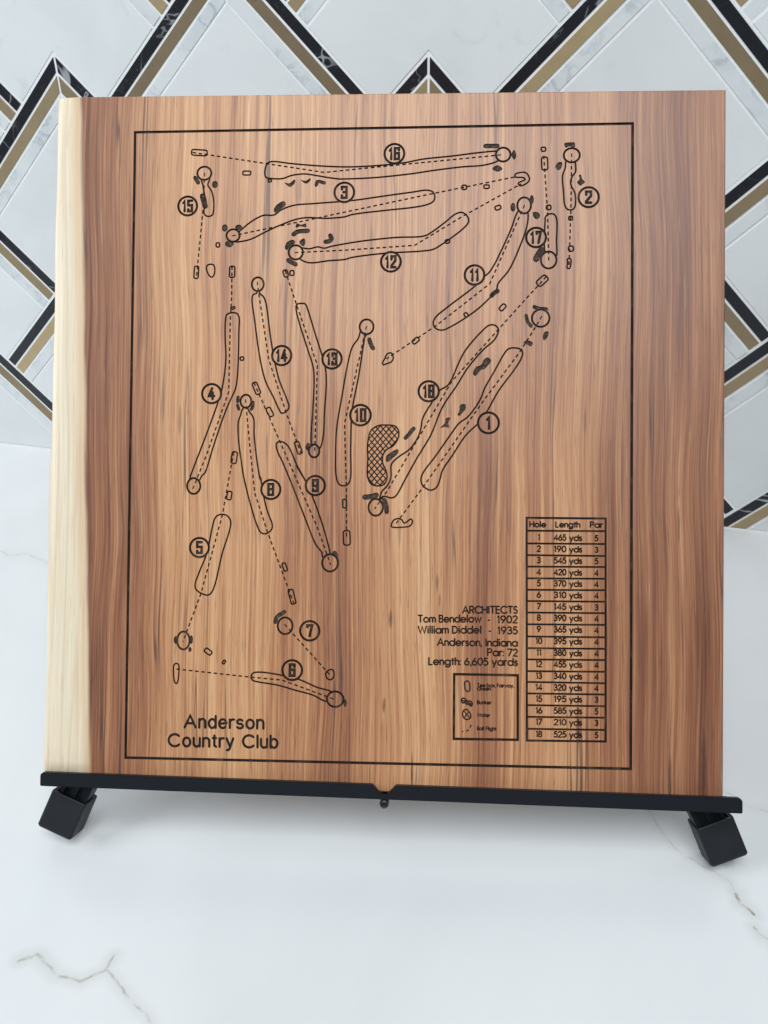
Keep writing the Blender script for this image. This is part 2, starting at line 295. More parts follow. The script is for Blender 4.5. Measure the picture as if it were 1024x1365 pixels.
DATA = [
('h16:fairway','curve',1,0.85,[(-68.35,164.67),(-67.32,167.31),(-64.68,168.46),(-52.75,167.09),(-36.89,165.53),(-20.7,164.63),(-9.85,164.73),(4.54,165.57),(16.27,166.84),(25.37,168.54),(43.53,170.23),(59.04,171.95),(70.65,172.42),(73.23,170.55),(70.03,166.94),(61.67,164.45),(48.75,163.6),(29.32,161.39),(20.23,160.08),(-3.24,157.91),(-21.59,157.38),(-23.65,157.41),(-30.23,158.3),(-39.47,160.01),(-44.75,160.75),(-52.67,159.94),(-57.94,158.16),(-64.57,158.25),(-68.02,159.09),(-68.72,161.76)]),
('h16:flight','dash',0,0.72,[(-112.75,174.79),(-32.9,161.5),(-3.3,164.1),(73.23,170.55)]),
('h16:green','ring',0,1.15,[(72.98,170.56),(4.22,4.09)]),
('h16:tee0','capsule',1,3.43,[(-112.75,174.92),(-104.44,174.26)]),
('h16:tee1','capsule',1,2.37,[(-81.6,161.81),(-77.61,161.75)]),
('h16:tee2','capsule',1,1.58,[(-66.27,156.95),(-64.95,157.06)]),
('h16:bunker0','blobline',0,2.24,[(62.63,175.82),(69.6,175.71)]),
('h16:bunker1','fill',1,0,[(79.39,173.33),(80.7,169.39),(79.43,167.45),(77.74,170.35)]),
('h16:bunker2','fill',1,0,[(66.58,162.16),(69.66,164.33),(72.64,162.07),(70.07,160.41)]),
('h16:bunker3','fill',1,0,[(-56.86,155.76),(-53.94,155.19),(-50.66,157.53),(-50.38,155.8),(-53.26,152.93)]),
('h16:bunker4','fill',1,0,[(-47.09,157.21),(-44.05,156.64),(-41.03,158.18),(-41.28,156.73),(-43.64,154.78)]),
('h16:bunker5','blobline',0,1.71,[(-37.69,153.91),(-36.79,156.01),(-32.83,155.16)]),
('h16:number','badge',0,1.3,[(8.79,172.09),(5.8,16.0)]),
('h3:fairway','curve',1,0.85,[(-83.44,126.82),(-78.84,130.74),(-73.57,134.26),(-68.95,136.19),(-62.99,136.25),(-58.39,139.37),(-51.15,141.93),(-39.29,142.84),(-23.52,143.83),(-14.9,144.51),(3.39,146.91),(20.31,149.05),(28.11,150.0),(31.75,148.9),(32.94,145.87),(32.05,143.26),(28.17,141.34),(20.39,139.87),(4.77,138.35),(-16.13,135.97),(-20.41,134.7),(-31.31,133.91),(-43.16,134.44),(-49.74,133.46),(-60.27,129.61),(-68.17,126.0),(-76.08,122.11),(-81.37,120.71),(-86.68,120.63),(-86.73,124.21)]),
('h3:flight','dash',0,0.72,[(-88.05,123.96),(-40.51,133.35),(-29.26,135.73),(28.13,147.24),(80.38,157.26)]),
('h3:green','ring',0,1.15,[(-87.39,124.21),(3.96,3.69)]),
('h3:tee0','curve',1,0.8,[(79.99,157.26),(80.24,158.82),(86.14,159.65),(88.47,155.84),(87.07,153.51),(82.97,151.87),(81.94,153.45),(85.91,155.61),(84.88,156.67)]),
('h3:tee1','capsule',1,2.64,[(49.35,151.41),(51.16,151.39)]),
('h3:tee2','capsule',1,2.11,[(62.13,151.63),(64.58,151.6)]),
('h3:tee3','capsule',1,2.11,[(-96.65,119.54),(-96.49,117.68)]),
('h3:bunker0','ell',0,0,[(-92.51,128.77),(1.85,2.24)]),
('h3:bunker1','ell',0,0,[(-84.13,129.08),(2.11,1.71)]),
('h3:bunker2','fill',1,0,[(-92.26,119.63),(-89.62,121.46),(-86.93,119.31),(-88.64,117.21),(-91.3,117.5)]),
('h3:bunker3','blobline',0,2.9,[(-61.44,139.15),(-60.13,140.98),(-57.51,142.8)]),
('h3:number','badge',0,1.3,[(-20.85,149.33),(5.8,3.0)]),
('h12:fairway','curve',1,0.85,[(-46.65,116.14),(-41.64,115.7),(-36.39,116.84),(-32.44,116.01),(-28.51,117.02),(-20.26,118.52),(-9.44,120.12),(10.12,122.02),(27.01,122.76),(32.18,125.59),(39.91,131.39),(45.06,135.51),(48.93,136.51),(52.18,134.12),(52.97,130.98),(50.28,127.35),(43.86,122.2),(37.42,117.69),(32.26,114.74),(25.78,113.75),(3.68,112.65),(-15.89,110.33),(-20.17,109.19),(-29.74,108.49),(-41.56,107.4),(-46.85,109.69),(-48.86,113.27)]),
('h12:flight','dash',0,0.72,[(-50.19,113.54),(-20.22,114.71),(21.21,117.2),(48.95,133.9),(83.61,153.04)]),
('h12:green','ring',0,1.15,[(-49.53,113.67),(4.22,4.22)]),
('h12:tee0','capsule',1,2.11,[(39.74,119.1),(41.42,119.61)]),
('h12:tee1','capsule',1,2.37,[(68.91,138.62),(71.35,139.5)]),
('h12:bunker0','blobline',0,2.64,[(-54.57,116.62),(-53.8,118.59),(-51.57,119.75)]),
('h12:bunker1','fill',1,0,[(-47.62,119.84),(-44.61,122.06),(-43.79,119.41),(-45.08,117.18)]),
('h12:bunker2','blobline',0,2.24,[(-53.96,108.96),(-51.84,107.63),(-49.45,106.42)]),
('h12:bunker3','fill',1,0,[(-49.06,131.07),(-46.41,130.25),(-43.78,131.01),(-43.49,128.64),(-46.79,129.2),(-49.69,128.44)]),
('h12:bunker4','blobline',0,2.24,[(-50.96,124.5),(-48.61,126.05),(-42.42,126.52)]),
('h12:bunker5','blobline',0,2.24,[(-31.69,119.82),(-29.2,120.32),(-28.29,121.89),(-28.97,123.61)]),
('h12:number','badge',0,1.3,[(7.24,107.51),(5.8,12.0)]),
('h15:fairway','curve',1,0.85,[(-107.18,159.38),(-106.05,154.31),(-105.04,148.97),(-104.04,144.31),(-105.32,139.67),(-104.88,137.01),(-102.87,135.92),(-100.21,136.69),(-99.33,140.93),(-99.81,147.58),(-101.07,151.58),(-103.12,154.93),(-102.1,158.91),(-104.81,162.01)]),
('h15:flight','dash',0,0.72,[(-105.22,162.28),(-105.74,141.01),(-109.32,99.24)]),
('h15:green','ring',0,1.15,[(-105.35,162.02),(4.22,3.96)]),
('h15:tee0','capsule',1,2.64,[(-109.27,105.47),(-109.58,98.98)]),
('h15:tee1','curve',1,0.8,[(-103.39,104.89),(-102.48,106.61),(-99.02,106.58),(-98.29,101.81),(-99.72,99.3),(-101.33,99.84)]),
('h15:bunker0','blobline',0,1.98,[(-110.93,159.43),(-109.02,156.35)]),
('h15:bunker1','ell',0,0,[(-98.84,155.14),(1.85,2.24)]),
('h15:bunker2','blobline',0,2.64,[(-106.37,148.33),(-105.67,145.66),(-104.55,142.06)]),
('h15:number','badge',0,1.3,[(-115.25,142.32),(5.67,15.0)]),
('h4:fairway','curve',1,0.85,[(-91.36,73.75),(-90.59,76.61),(-87.73,77.73),(-84.85,77.38),(-83.33,75.43),(-83.21,65.71),(-83.43,46.32),(-84.0,37.2),(-84.86,32.08),(-88.21,24.68),(-92.66,13.29),(-98.18,-3.78),(-102.6,-18.01),(-104.3,-19.72),(-106.25,-22.91),(-109.31,-25.38),(-111.58,-22.33),(-109.54,-15.2),(-103.98,-0.39),(-96.21,21.26),(-93.12,31.51),(-91.63,40.63),(-90.84,50.9),(-91.44,62.32)]),
('h4:flight','dash',0,0.72,[(-87.83,105.69),(-87.87,87.85),(-88.48,73.74),(-88.86,30.37),(-102.11,-8.2),(-109.9,-27.83)]),
('h4:green','ring',0,1.15,[(-109.3,-25.99),(3.94,4.68)]),
('h4:tee0','capsule',1,3.16,[(-87.69,105.16),(-87.75,99.47)]),
('h4:tee1','capsule',1,2.51,[(-87.07,80.7),(-86.95,80.36)]),
('h4:tee2','capsule',1,2.06,[(-81.19,50.87),(-81.17,49.51)]),
('h4:number','badge',0,1.3,[(-99.19,29.24),(5.71,4.0)]),
('h14:fairway','curve',1,0.85,[(-72.26,90.79),(-72.82,89.42),(-74.76,88.52),(-75.53,86.24),(-73.89,73.66),(-71.4,56.55),(-68.96,44.01),(-66.58,36.05),(-61.9,26.95),(-58.4,19.58),(-56.89,17.54),(-53.83,19.02),(-52.6,21.28),(-53.9,25.82),(-58.59,37.18),(-60.98,46.27),(-64.02,62.22),(-65.9,75.9),(-67.37,84.47),(-68.78,87.34),(-70.98,89.29),(-71.57,90.78)]),
('h14:flight','dash',0,0.72,[(-72.46,96.32),(-72.15,93.02),(-65.02,49.7),(-58.52,30.36),(-53.8,16.75),(-45.02,-6.44)]),
('h14:green','ring',0,1.15,[(-72.17,94.73),(3.56,4.09)]),
('h14:tee0','capsule',1,2.74,[(-47.93,0.23),(-45.59,-6.1)]),
('h14:number','badge',0,1.3,[(-57.28,51.95),(5.71,14.0)]),
('h13:fairway','curve',1,0.85,[(-49.03,80.37),(-48.59,82.42),(-45.98,83.09),(-43.46,82.62),(-41.94,79.19),(-37.24,64.39),(-33.13,51.89),(-31.01,43.94),(-30.46,34.88),(-31.32,19.03),(-32.07,3.21),(-34.04,-3.35),(-37.09,-4.71),(-39.06,-0.77),(-38.45,16.76),(-37.75,37.15),(-38.4,45.09),(-41.69,55.32),(-47.58,73.53)]),
('h13:flight','dash',0,0.72,[(-55.74,102.78),(-49.2,83.65),(-48.82,82.65),(-35.91,46.22),(-36.97,-5.84)]),
('h13:green','ring',0,1.15,[(-37.32,-4.83),(3.08,3.77)]),
('h13:tee0','capsule',1,2.64,[(-56.0,102.65),(-54.91,99.48)]),
('h13:tee1','capsule',1,2.37,[(-51.78,102.36),(-51.62,100.25)]),
('h13:bunker0','fill',1,0,[(-42.68,-2.47),(-41.11,0.02),(-39.51,-1.11),(-39.7,-4.95),(-41.63,-4.5)]),
('h13:number','badge',0,1.3,[(-27.21,49.83),(5.71,13.0)]),
('h8:fairway','curve',1,0.85,[(-79.22,21.27),(-80.69,19.56),(-81.46,16.72),(-82.89,12.17),(-82.39,-0.33),(-80.89,-10.53),(-79.65,-18.47),(-78.7,-22.77),(-75.86,-33.72),(-70.76,-49.51),(-68.5,-53.38),(-65.79,-54.09),(-62.39,-51.87),(-61.81,-48.83),(-64.72,-40.95),(-67.29,-31.23),(-69.26,-20.28),(-69.33,-22.15),(-71.77,-8.23),(-73.31,5.37),(-73.76,14.46),(-76.67,19.0),(-77.85,21.27)]),
('h8:flight','dash',0,0.72,[(-78.7,25.82),(-77.79,16.72),(-75.22,-7.11),(-72.46,-30.05),(-64.58,-53.1),(-48.58,-94.74)]),
('h8:green','ring',0,1.15,[(-78.46,24.68),(3.2,3.88)]),
('h8:tee0','capsule',1,2.95,[(-50.49,-87.39),(-48.58,-94.86)]),
('h8:tee1','capsule',1,2.21,[(-54.82,-71.7),(-53.43,-75.56)]),
('h8:bunker0','blobline',0,1.6,[(-83.19,27.18),(-83.39,24.45)]),
('h8:bunker1','blobline',0,1.49,[(-83.48,22.4),(-82.64,19.9)]),
('h8:bunker2','blobline',0,1.6,[(-74.22,24.11),(-74.41,21.27),(-75.2,19.91)]),
('h8:number','badge',0,1.3,[(-62.91,-27.8),(5.66,8.0)]),
('h9:fairway','curve',1,0.85,[(-59.86,-2.53),(-59.54,-0.03),(-57.04,0.65),(-53.61,-1.15),(-51.29,-4.76),(-47.79,-12.66),(-43.16,-21.11),(-47.87,-13.48),(-41.65,-23.79),(-34.14,-41.94),(-29.11,-57.64),(-27.07,-66.69),(-27.76,-70.33),(-31.69,-67.34),(-32.07,-64.93),(-35.78,-60.12),(-41.4,-46.85),(-50.19,-25.05),(-57.11,-9.26),(-58.09,-7.61)]),
('h9:flight','dash',0,0.72,[(-73.78,35.83),(-57.84,0.88),(-35.28,-49.22),(-26.77,-72.13)]),
('h9:green','ring',0,1.15,[(-27.15,-70.92),(4.68,5.04)]),
('h9:tee0','capsule',1,2.97,[(-73.55,35.37),(-70.96,29.46)]),
('h9:tee1','capsule',1,2.74,[(-65.14,20.37),(-62.92,16.17)]),
('h9:bunker0','fill',1,0,[(-25.99,-64.87),(-24.43,-63.64),(-22.71,-65.44),(-22.68,-67.86),(-24.39,-67.51)]),
('h9:number','badge',0,1.3,[(-36.38,-25.34),(5.66,9.0)]),
('h10:fairway','curve',1,0.85,[(-10.16,66.54),(-11.51,62.37),(-15.22,56.8),(-17.91,46.36),(-21.2,26.87),(-23.83,10.18),(-24.53,-3.72),(-23.8,-21.05),(-21.82,-24.79),(-18.2,-25.18),(-15.86,-22.4),(-15.62,-3.69),(-15.25,15.75),(-14.22,24.09),(-11.56,37.99),(-8.29,60.26),(-7.9,62.77),(-6.25,65.13),(-7.39,67.93)]),
('h10:flight','dash',0,0.72,[(-6.84,69.32),(-19.38,11.57),(-17.9,-27.26),(-17.49,-56.29)]),
('h10:green','ring',0,1.15,[(-6.84,68.9),(4.08,4.36)]),
('h10:tee0','capsule',1,2.25,[(-18.95,-33.77),(-18.77,-38.06)]),
('h10:tee1','capsule',1,3.94,[(-17.61,-52.46),(-17.3,-59.71)]),
('h10:bunker0','blobline',0,2.11,[(-5.1,61.37),(-4.1,58.16),(-2.83,56.07)]),
('h10:number','badge',0,1.3,[(-9.98,16.45),(6.05,10.0)]),
('h11:fairway','curve',1,0.85,[(81.9,136.88),(77.68,125.86),(72.4,113.98),(68.16,105.35),(64.98,100.5),(61.78,97.81),(58.49,93.97),(40.7,80.2),(33.85,74.27),(32.49,70.53),(34.59,67.46),(38.04,66.75),(43.53,69.09),(54.48,75.97),(61.31,81.47),(69.48,90.42),(70.37,93.95),(76.74,102.03),(83.08,116.05),(87.08,127.92),(87.57,136.05),(85.31,139.87)]),
('h11:flight','dash',0,0.72,[(85.63,140.41),(65.55,93.99),(33.88,69.13),(5.0,49.78)]),
('h11:green','ring',0,1.15,[(85.42,140.2),(3.96,4.72)]),
('h11:tee0','capsule',1,2.53,[(20.98,59.46),(23.59,61.68)]),
('h11:tee1','capsule',1,2.53,[(51.32,75.43),(52.28,75.98)]),
('h11:tee2','curve',1,0.8,[(2.8,47.43),(3.89,49.51),(5.66,52.84),(8.02,53.25),(9.15,50.47),(8.06,48.11),(5.02,46.86),(3.36,46.31)]),
('h11:tee3','capsule',1,2.53,[(72.01,78.78),(74.32,81.25)]),
('h11:bunker0','fill',1,0,[(88.5,143.09),(89.55,146.33),(90.84,145.23),(90.64,141.43),(89.36,140.91)]),
('h11:bunker1','ell',0,0,[(78.9,139.19),(1.54,2.64)]),
('h11:bunker2','fill',1,0,[(90.46,136.01),(93.66,135.98),(94.73,133.8),(93.14,131.97),(91.32,132.75)]),
('h11:bunker3','blobline',0,2.2,[(66.66,86.94),(68.26,88.56),(70.18,89.63)]),
('h11:number','badge',0,1.3,[(56.62,99.26),(5.71,11.0)]),
('h17:fairway','curve',1,0.85,[(97.63,129.97),(97.93,133.22),(99.52,134.82),(102.72,134.79),(104.22,132.6),(104.38,119.08),(104.1,109.36),(101.24,107.22),(97.7,112.66),(97.45,121.32)]),
('h17:flight','dash',0,0.72,[(96.7,169.57),(98.98,137.54),(99.97,105.62)]),
('h17:green','ring',0,1.15,[(99.85,107.78),(4.5,4.94)]),
('h17:tee0','capsule',1,3.52,[(97.14,168.15),(97.38,161.63)]),
('h17:tee1','capsule',1,2.64,[(96.47,174.14),(96.58,172.62)]),
('h17:tee2','capsule',1,2.64,[(99.72,139.7),(99.72,137.96)]),
('h17:bunker0','blobline',0,3.08,[(95.68,113.76),(93.77,110.75),(92.51,108.38)]),
('h17:number','badge',0,1.3,[(92.45,121.15),(5.71,17.0)]),
('h2:fairway','curve',1,0.85,[(109.83,166.44),(109.31,162.33),(107.73,157.47),(108.3,148.25),(109.08,140.12),(110.68,137.61),(113.34,137.36),(114.93,138.97),(114.9,147.08),(112.76,151.44),(112.43,154.15),(113.27,156.85),(115.17,159.53),(115.37,162.24),(114.83,166.04),(112.69,168.78)]),
('h2:flight','dash',0,0.72,[(113.0,170.73),(112.6,137.37),(111.66,104.44)]),
('h2:green','ring',0,1.15,[(113.01,169.54),(4.61,4.17)]),
('h2:tee0','capsule',1,2.2,[(112.51,133.05),(112.51,131.53)]),
('h2:tee1','capsule',1,3.08,[(111.84,114.36),(113.64,114.35)]),
('h2:tee2','curve',1,0.8,[(110.9,108.33),(112.6,108.31),(112.82,106.04),(111.99,102.82),(110.61,102.93),(110.81,105.85)]),
('h2:bunker0','fill',1,0,[(108.72,176.66),(111.59,177.26),(114.79,176.89),(114.58,174.18),(111.6,174.77),(109.48,174.04)]),
('h2:bunker1','fill',1,0,[(103.45,162.96),(105.46,165.64),(107.38,165.39),(107.18,162.58),(105.27,160.65)]),
('h2:bunker2','fill',1,0,[(116.15,153.56),(117.63,155.27),(117.2,157.66),(118.26,158.08),(119.11,155.47),(120.71,153.5),(119.13,152.11),(118.07,151.37)]),
('h2:number','badge',0,1.3,[(122.87,144.6),(5.82,2.0)]),
('h18:fairway','curve',1,0.85,[(70.85,66.61),(68.28,60.68),(62.83,55.86),(53.31,44.82),(46.52,33.78),(38.36,21.34),(31.6,4.75),(23.44,-9.08),(16.65,-21.54),(11.21,-31.23),(8.73,-32.35),(3.61,-31.55),(0.2,-36.82),(1.96,-31.98),(3.17,-28.52),(6.32,-25.04),(8.35,-20.2),(8.57,-12.6),(12.4,-8.43),(19.26,-3.57),(24.03,3.35),(25.78,8.88),(26.71,14.41),(32.14,24.1),(36.91,31.29),(41.02,33.78),(43.74,37.93),(47.8,47.6),(51.87,55.2),(62.08,66.93),(65.49,69.54),(68.92,69.39)]),
('h18:flight','dash',0,0.72,[(98.62,98.07),(86.44,84.66),(56.02,50.35),(43.75,36.54),(5.67,-29.19),(-1.16,-38.9)]),
('h18:green','ring',0,1.15,[(-0.48,-37.93),(4.22,4.92)]),
('h18:tee0','capsule',1,3.96,[(94.06,93.67),(98.3,97.53)]),
('h18:bunker0','fill',1,0,[(64.51,50.6),(66.71,48.66),(64.54,45.49),(62.91,43.7),(60.86,43.15),(57.45,39.57),(56.07,40.95),(57.69,44.82),(60.84,46.19),(62.19,48.95)]),
('h18:bunker1','blobline',0,1.97,[(19.19,5.83),(21.51,8.6)]),
('h18:bunker2','blobline',0,1.97,[(16.73,3.06),(19.46,5.83)]),
('h18:bunker3','fill',1,0,[(5.79,-11.23),(5.49,-7.77),(8.51,-5.27),(12.36,-3.6),(12.65,-5.67),(9.91,-8.44)]),
('h18:bunker4','blobline',0,2.53,[(-7.04,-32.03),(-3.99,-31.74),(-0.13,-30.75)]),
('h18:bunker5','blobline',0,2.25,[(4.6,-33.75),(5.73,-37.06),(6.04,-40.64)]),
('h18:number','badge',0,1.3,[(30.17,30.6),(5.91,18.0)]),
('h1:fairway','curve',1,0.85,[(84.98,53.03),(84.02,55.1),(80.61,56.08),(76.79,55.54),(74.48,53.06),(68.39,42.04),(62.97,32.38),(60.28,25.49),(53.49,15.83),(48.04,11.68),(43.96,6.16),(34.44,-7.66),(26.95,-18.04),(26.02,-22.18),(27.7,-25.61),(31.84,-27.66),(35.26,-25.85),(37.28,-20.74),(38.62,-15.91),(44.05,-7.63),(52.19,4.8),(59.0,11.43),(63.07,16.53),(71.19,31.0),(79.31,42.02),(84.05,49.59)]),
('h1:flight','dash',0,0.72,[(96.05,74.78),(91.46,66.8),(83.35,53.73),(61.66,24.11),(52.16,10.31),(27.01,-26.31),(11.34,-47.77)]),
('h1:green','ring',0,1.15,[(95.37,73.54),(5.06,5.06)]),
('h1:tee0','curve',1,0.8,[(8.87,-49.17),(9.95,-45.72),(12.01,-44.6),(14.77,-44.99),(16.16,-47.05),(17.95,-46.34),(20.28,-44.67),(21.25,-46.32),(19.62,-48.81),(15.49,-49.53),(11.36,-49.7)]),
('h1:bunker0','blobline',0,1.97,[(91.67,80.19),(94.12,79.2),(98.48,78.77)]),
('h1:bunker1','blobline',0,1.69,[(86.92,75.1),(87.76,71.65),(89.81,68.88)]),
('h1:bunker2','fill',1,0,[(96.65,62.64),(97.59,65.39),(99.9,65.66),(99.37,62.36),(97.2,60.43)]),
('h1:bunker3','fill',1,0,[(85.36,59.24),(87.4,60.47),(90.81,59.22),(89.87,56.88),(87.82,57.85)]),
('h1:bunker4','fill',1,0,[(48.65,22.45),(51.66,23.0),(51.82,19.97),(49.64,17.48),(48.69,16.24),(47.18,16.51),(48.26,19.27)]),
('h1:bunker5','fill',1,0,[(40.46,14.71),(43.07,14.99),(41.86,11.95),(42.29,9.19),(39.81,9.6),(37.07,8.9),(39.8,11.95)]),
('h1:number','badge',0,1.3,[(65.28,11.99),(6.05,1.0)]),
('h5:fairway','curve',1,0.85,[(-96.06,-44.84),(-93.62,-42.99),(-89.29,-43.32),(-86.79,-46.59),(-87.33,-52.08),(-91.48,-65.51),(-96.74,-87.47),(-99.17,-90.54),(-101.89,-90.57),(-106.99,-87.59),(-107.65,-84.56),(-105.51,-77.84),(-100.73,-65.6),(-97.84,-50.95)]),
('h5:flight','dash',0,0.72,[(-85.45,-5.7),(-91.77,-42.98),(-104.12,-89.99),(-114.53,-118.67)]),
('h5:green','ring',0,1.15,[(-114.27,-117.88),(3.69,5.27)]),
('h5:tee0','capsule',1,3.2,[(-84.73,-6.01),(-85.46,-11.91)]),
('h5:tee1','capsule',1,2.71,[(-87.49,-29.53),(-88.06,-33.56)]),
('h5:bunker0','ell',0,0,[(-118.92,-117.69),(1.19,2.37)]),
('h5:bunker1','ell',0,0,[(-109.52,-117.29),(1.05,2.64)]),
('h5:bunker2','ell',0,0,[(-110.23,-123.15),(1.05,1.45)]),
('h5:number','badge',0,1.3,[(-105.35,-62.6),(5.66,5.0)]),
('h6:fairway','curve',1,0.85,[(-73.41,-138.36),(-72.12,-136.39),(-68.2,-135.81),(-60.33,-136.58),(-52.48,-137.99),(-44.63,-139.78),(-34.17,-144.1),(-25.04,-146.89),(-23.06,-150.71),(-28.23,-152.36),(-36.72,-148.66),(-47.17,-146.02),(-57.64,-143.24),(-69.44,-141.52),(-72.6,-140.54)]),
('h6:flight','dash',0,0.72,[(-118.28,-134.86),(-72.09,-138.98),(-55.06,-140.23),(-23.71,-150.98)]),
('h6:green','ring',0,1.15,[(-23.32,-150.85),(4.88,4.48)]),
('h6:tee0','curve',1,0.8,[(-120.0,-134.63),(-119.64,-132.28),(-118.33,-131.48),(-116.99,-132.24),(-116.68,-135.22),(-117.38,-142.38),(-118.16,-143.44),(-119.23,-142.42)]),
('h6:tee1','capsule',1,2.64,[(-100.85,-123.13),(-97.78,-125.29)]),
('h6:tee2','capsule',1,2.37,[(-89.94,-130.09),(-89.55,-130.35)]),
('h6:bunker0','ell',0,0,[(-17.46,-153.05),(1.05,2.24)]),
('h6:number','badge',0,1.3,[(-48.99,-134.31),(5.8,6.0)]),
('h7:flight','dash',0,0.72,[(-53.86,-107.38),(-26.44,-136.88)]),
('h7:green','ring',0,1.15,[(-53.46,-108.28),(4.35,4.88)]),
('h7:tee0','curve',1,0.8,[(-27.51,-134.07),(-25.18,-133.64),(-24.11,-136.59),(-25.77,-139.45),(-27.98,-138.97),(-29.05,-135.9)]),
('h7:bunker0','blobline',0,1.98,[(-59.37,-106.16),(-58.36,-103.17),(-53.94,-100.13)]),
('h7:number','badge',0,1.3,[(-38.81,-111.04),(5.67,7.0)]),
('water','hatch',1,0.8,[(-5.0,3.28),(-3.65,7.44),(0.49,10.22),(4.64,10.64),(10.87,9.82),(12.69,6.78),(12.31,2.63),(9.58,-1.53),(5.18,-4.31),(3.41,-7.78),(3.45,-11.93),(5.56,-16.76),(6.01,-20.9),(4.24,-24.37),(0.79,-25.35),(-3.37,-24.13),(-5.49,-19.58),(-5.3,-9.19),(-5.64,-2.27)]),
('border','poly',1,1.45,[(-148.0,187.58),(148.19,187.76),(147.98,-187.53),(-148.16,-187.83)]),
('table','poly',1,1.15,[(87.78,-43.47),(133.27,-43.53),(133.64,-172.15),(88.55,-172.59)]),
('table','poly',0,1.0,[(87.81,-50.98),(133.29,-50.87)]),
('table','poly',0,1.0,[(87.85,-58.36),(133.31,-58.34)]),
('table','poly',0,1.0,[(87.88,-65.18),(133.33,-65.27)]),
('table','poly',0,1.0,[(87.92,-71.86),(133.35,-71.65)]),
('table','poly',0,1.0,[(87.95,-78.68),(133.37,-78.43)]),
('table','poly',0,1.0,[(87.98,-85.35),(133.39,-85.07)]),
('table','poly',0,1.0,[(88.01,-91.89),(133.41,-91.71)]),
('table','poly',0,1.0,[(88.05,-98.56),(133.43,-98.34)]),
('table','poly',0,1.0,[(88.08,-105.36),(133.45,-105.11)]),
('table','poly',0,1.0,[(88.25,-112.42),(133.6,-112.28)]),
('table','poly',0,1.0,[(88.28,-119.21),(133.62,-118.9)]),
('table','poly',0,1.0,[(88.32,-125.73),(133.64,-125.38)]),
('table','poly',0,1.0,[(88.35,-132.51),(133.66,-132.13)]),
('table','poly',0,1.0,[(88.38,-138.75),(133.68,-138.74)]),
('table','poly',0,1.0,[(88.41,-145.39),(133.7,-145.21)]),
('table','poly',0,1.0,[(88.45,-152.16),(133.72,-151.95)]),
('table','poly',0,1.0,[(88.48,-158.93),(133.74,-158.55)]),
('table','poly',0,1.0,[(88.51,-165.83),(133.76,-165.55)]),
('table:head','text','Hole',0.72,[(89.3,-49.06),(99.18,-49.11),(3.8,0)]),
('table:head','text','Length',0.72,[(104.32,-49.07),(118.76,-49.09),(3.8,0)]),
('table:head','text','Par',0.72,[(124.14,-49.04),(131.81,-49.12),(3.8,0)]),
('table:row0','text','1',0.72,[(94.89,-56.65),(95.02,-56.79),(3.94,1)]),
('table:row0','text','465',0.72,[(103.41,-56.71),(110.83,-56.74),(3.94,0)]),
('table:row0','text','yds',0.72,[(112.32,-56.91),(119.86,-56.84),(3.94,0)]),
('table:row0','text','5',0.72,[(128.07,-56.9),(128.2,-56.9),(3.8,1)]),
('table:row1','text','2',0.72,[(94.92,-63.34),(95.05,-63.47),(3.94,1)]),
('table:row1','text','190',0.72,[(103.43,-63.39),(110.86,-63.41),(3.94,0)]),
('table:row1','text','yds',0.72,[(112.34,-63.58),(119.89,-63.5),(3.94,0)]),
('table:row1','text','3',0.72,[(128.09,-63.56),(128.22,-63.55),(3.8,1)]),
('table:row2','text','3',0.72,[(94.95,-70.02),(95.08,-70.15),(3.94,1)]),
('table:row2','text','545',0.72,[(103.46,-70.06),(110.88,-70.08),(3.94,0)]),
('table:row2','text','yds',0.72,[(112.37,-70.24),(119.91,-70.16),(3.94,0)]),
('table:row2','text','5',0.72,[(128.11,-70.21),(128.24,-70.21),(3.8,1)]),
('table:row3','text','4',0.72,[(94.98,-76.83),(95.11,-76.96),(3.94,1)]),
('table:row3','text','420',0.72,[(103.49,-76.87),(110.91,-76.88),(3.94,0)]),
('table:row3','text','yds',0.72,[(112.39,-77.04),(119.93,-76.95),(3.94,0)]),
('table:row3','text','4',0.72,[(128.13,-77.0),(128.27,-77.0),(3.8,1)]),
('table:row4','text','5',0.72,[(95.01,-83.36),(95.14,-83.5),(3.94,1)]),
('table:row4','text','370',0.72,[(103.52,-83.4),(110.94,-83.4),(3.94,0)]),
('table:row4','text','yds',0.72,[(112.42,-83.56),(119.96,-83.47),(3.94,0)]),
('table:row4','text','4',0.72,[(128.15,-83.51),(128.29,-83.51),(3.8,1)]),
('table:row5','text','6',0.72,[(95.04,-90.03),(95.18,-90.16),(3.94,1)]),
('table:row5','text','310',0.72,[(103.55,-90.06),(110.96,-90.06),(3.94,0)]),
('table:row5','text','yds',0.72,[(112.45,-90.22),(119.98,-90.12),(3.94,0)]),
('table:row5','text','4',0.72,[(128.17,-90.15),(128.31,-90.15),(3.8,1)]),
('table:row6','text','7',0.72,[(95.07,-96.83),(95.21,-96.96),(3.94,1)]),
('table:row6','text','145',0.72,[(103.58,-96.85),(110.99,-96.85),(3.94,0)]),
('table:row6','text','yds',0.72,[(112.47,-97.0),(120.0,-96.9),(3.94,0)]),
('table:row6','text','3',0.72,[(128.19,-96.93),(128.33,-96.92),(3.8,1)]),
('table:row7','text','8',0.72,[(95.1,-103.35),(95.24,-103.49),(3.94,1)]),
('table:row7','text','390',0.72,[(103.6,-103.37),(111.01,-103.36),(3.94,0)]),
('table:row7','text','yds',0.72,[(112.5,-103.51),(120.03,-103.41),(3.94,0)]),
('table:row7','text','4',0.72,[(128.22,-103.43),(128.35,-103.42),(3.8,1)]),
('table:row8','text','9',0.72,[(95.13,-110.01),(95.27,-110.14),(3.94,1)]),
('table:row8','text','365',0.72,[(103.63,-110.02),(111.04,-110.0),(3.94,0)]),
('table:row8','text','yds',0.72,[(112.52,-110.16),(120.05,-110.04),(3.94,0)]),
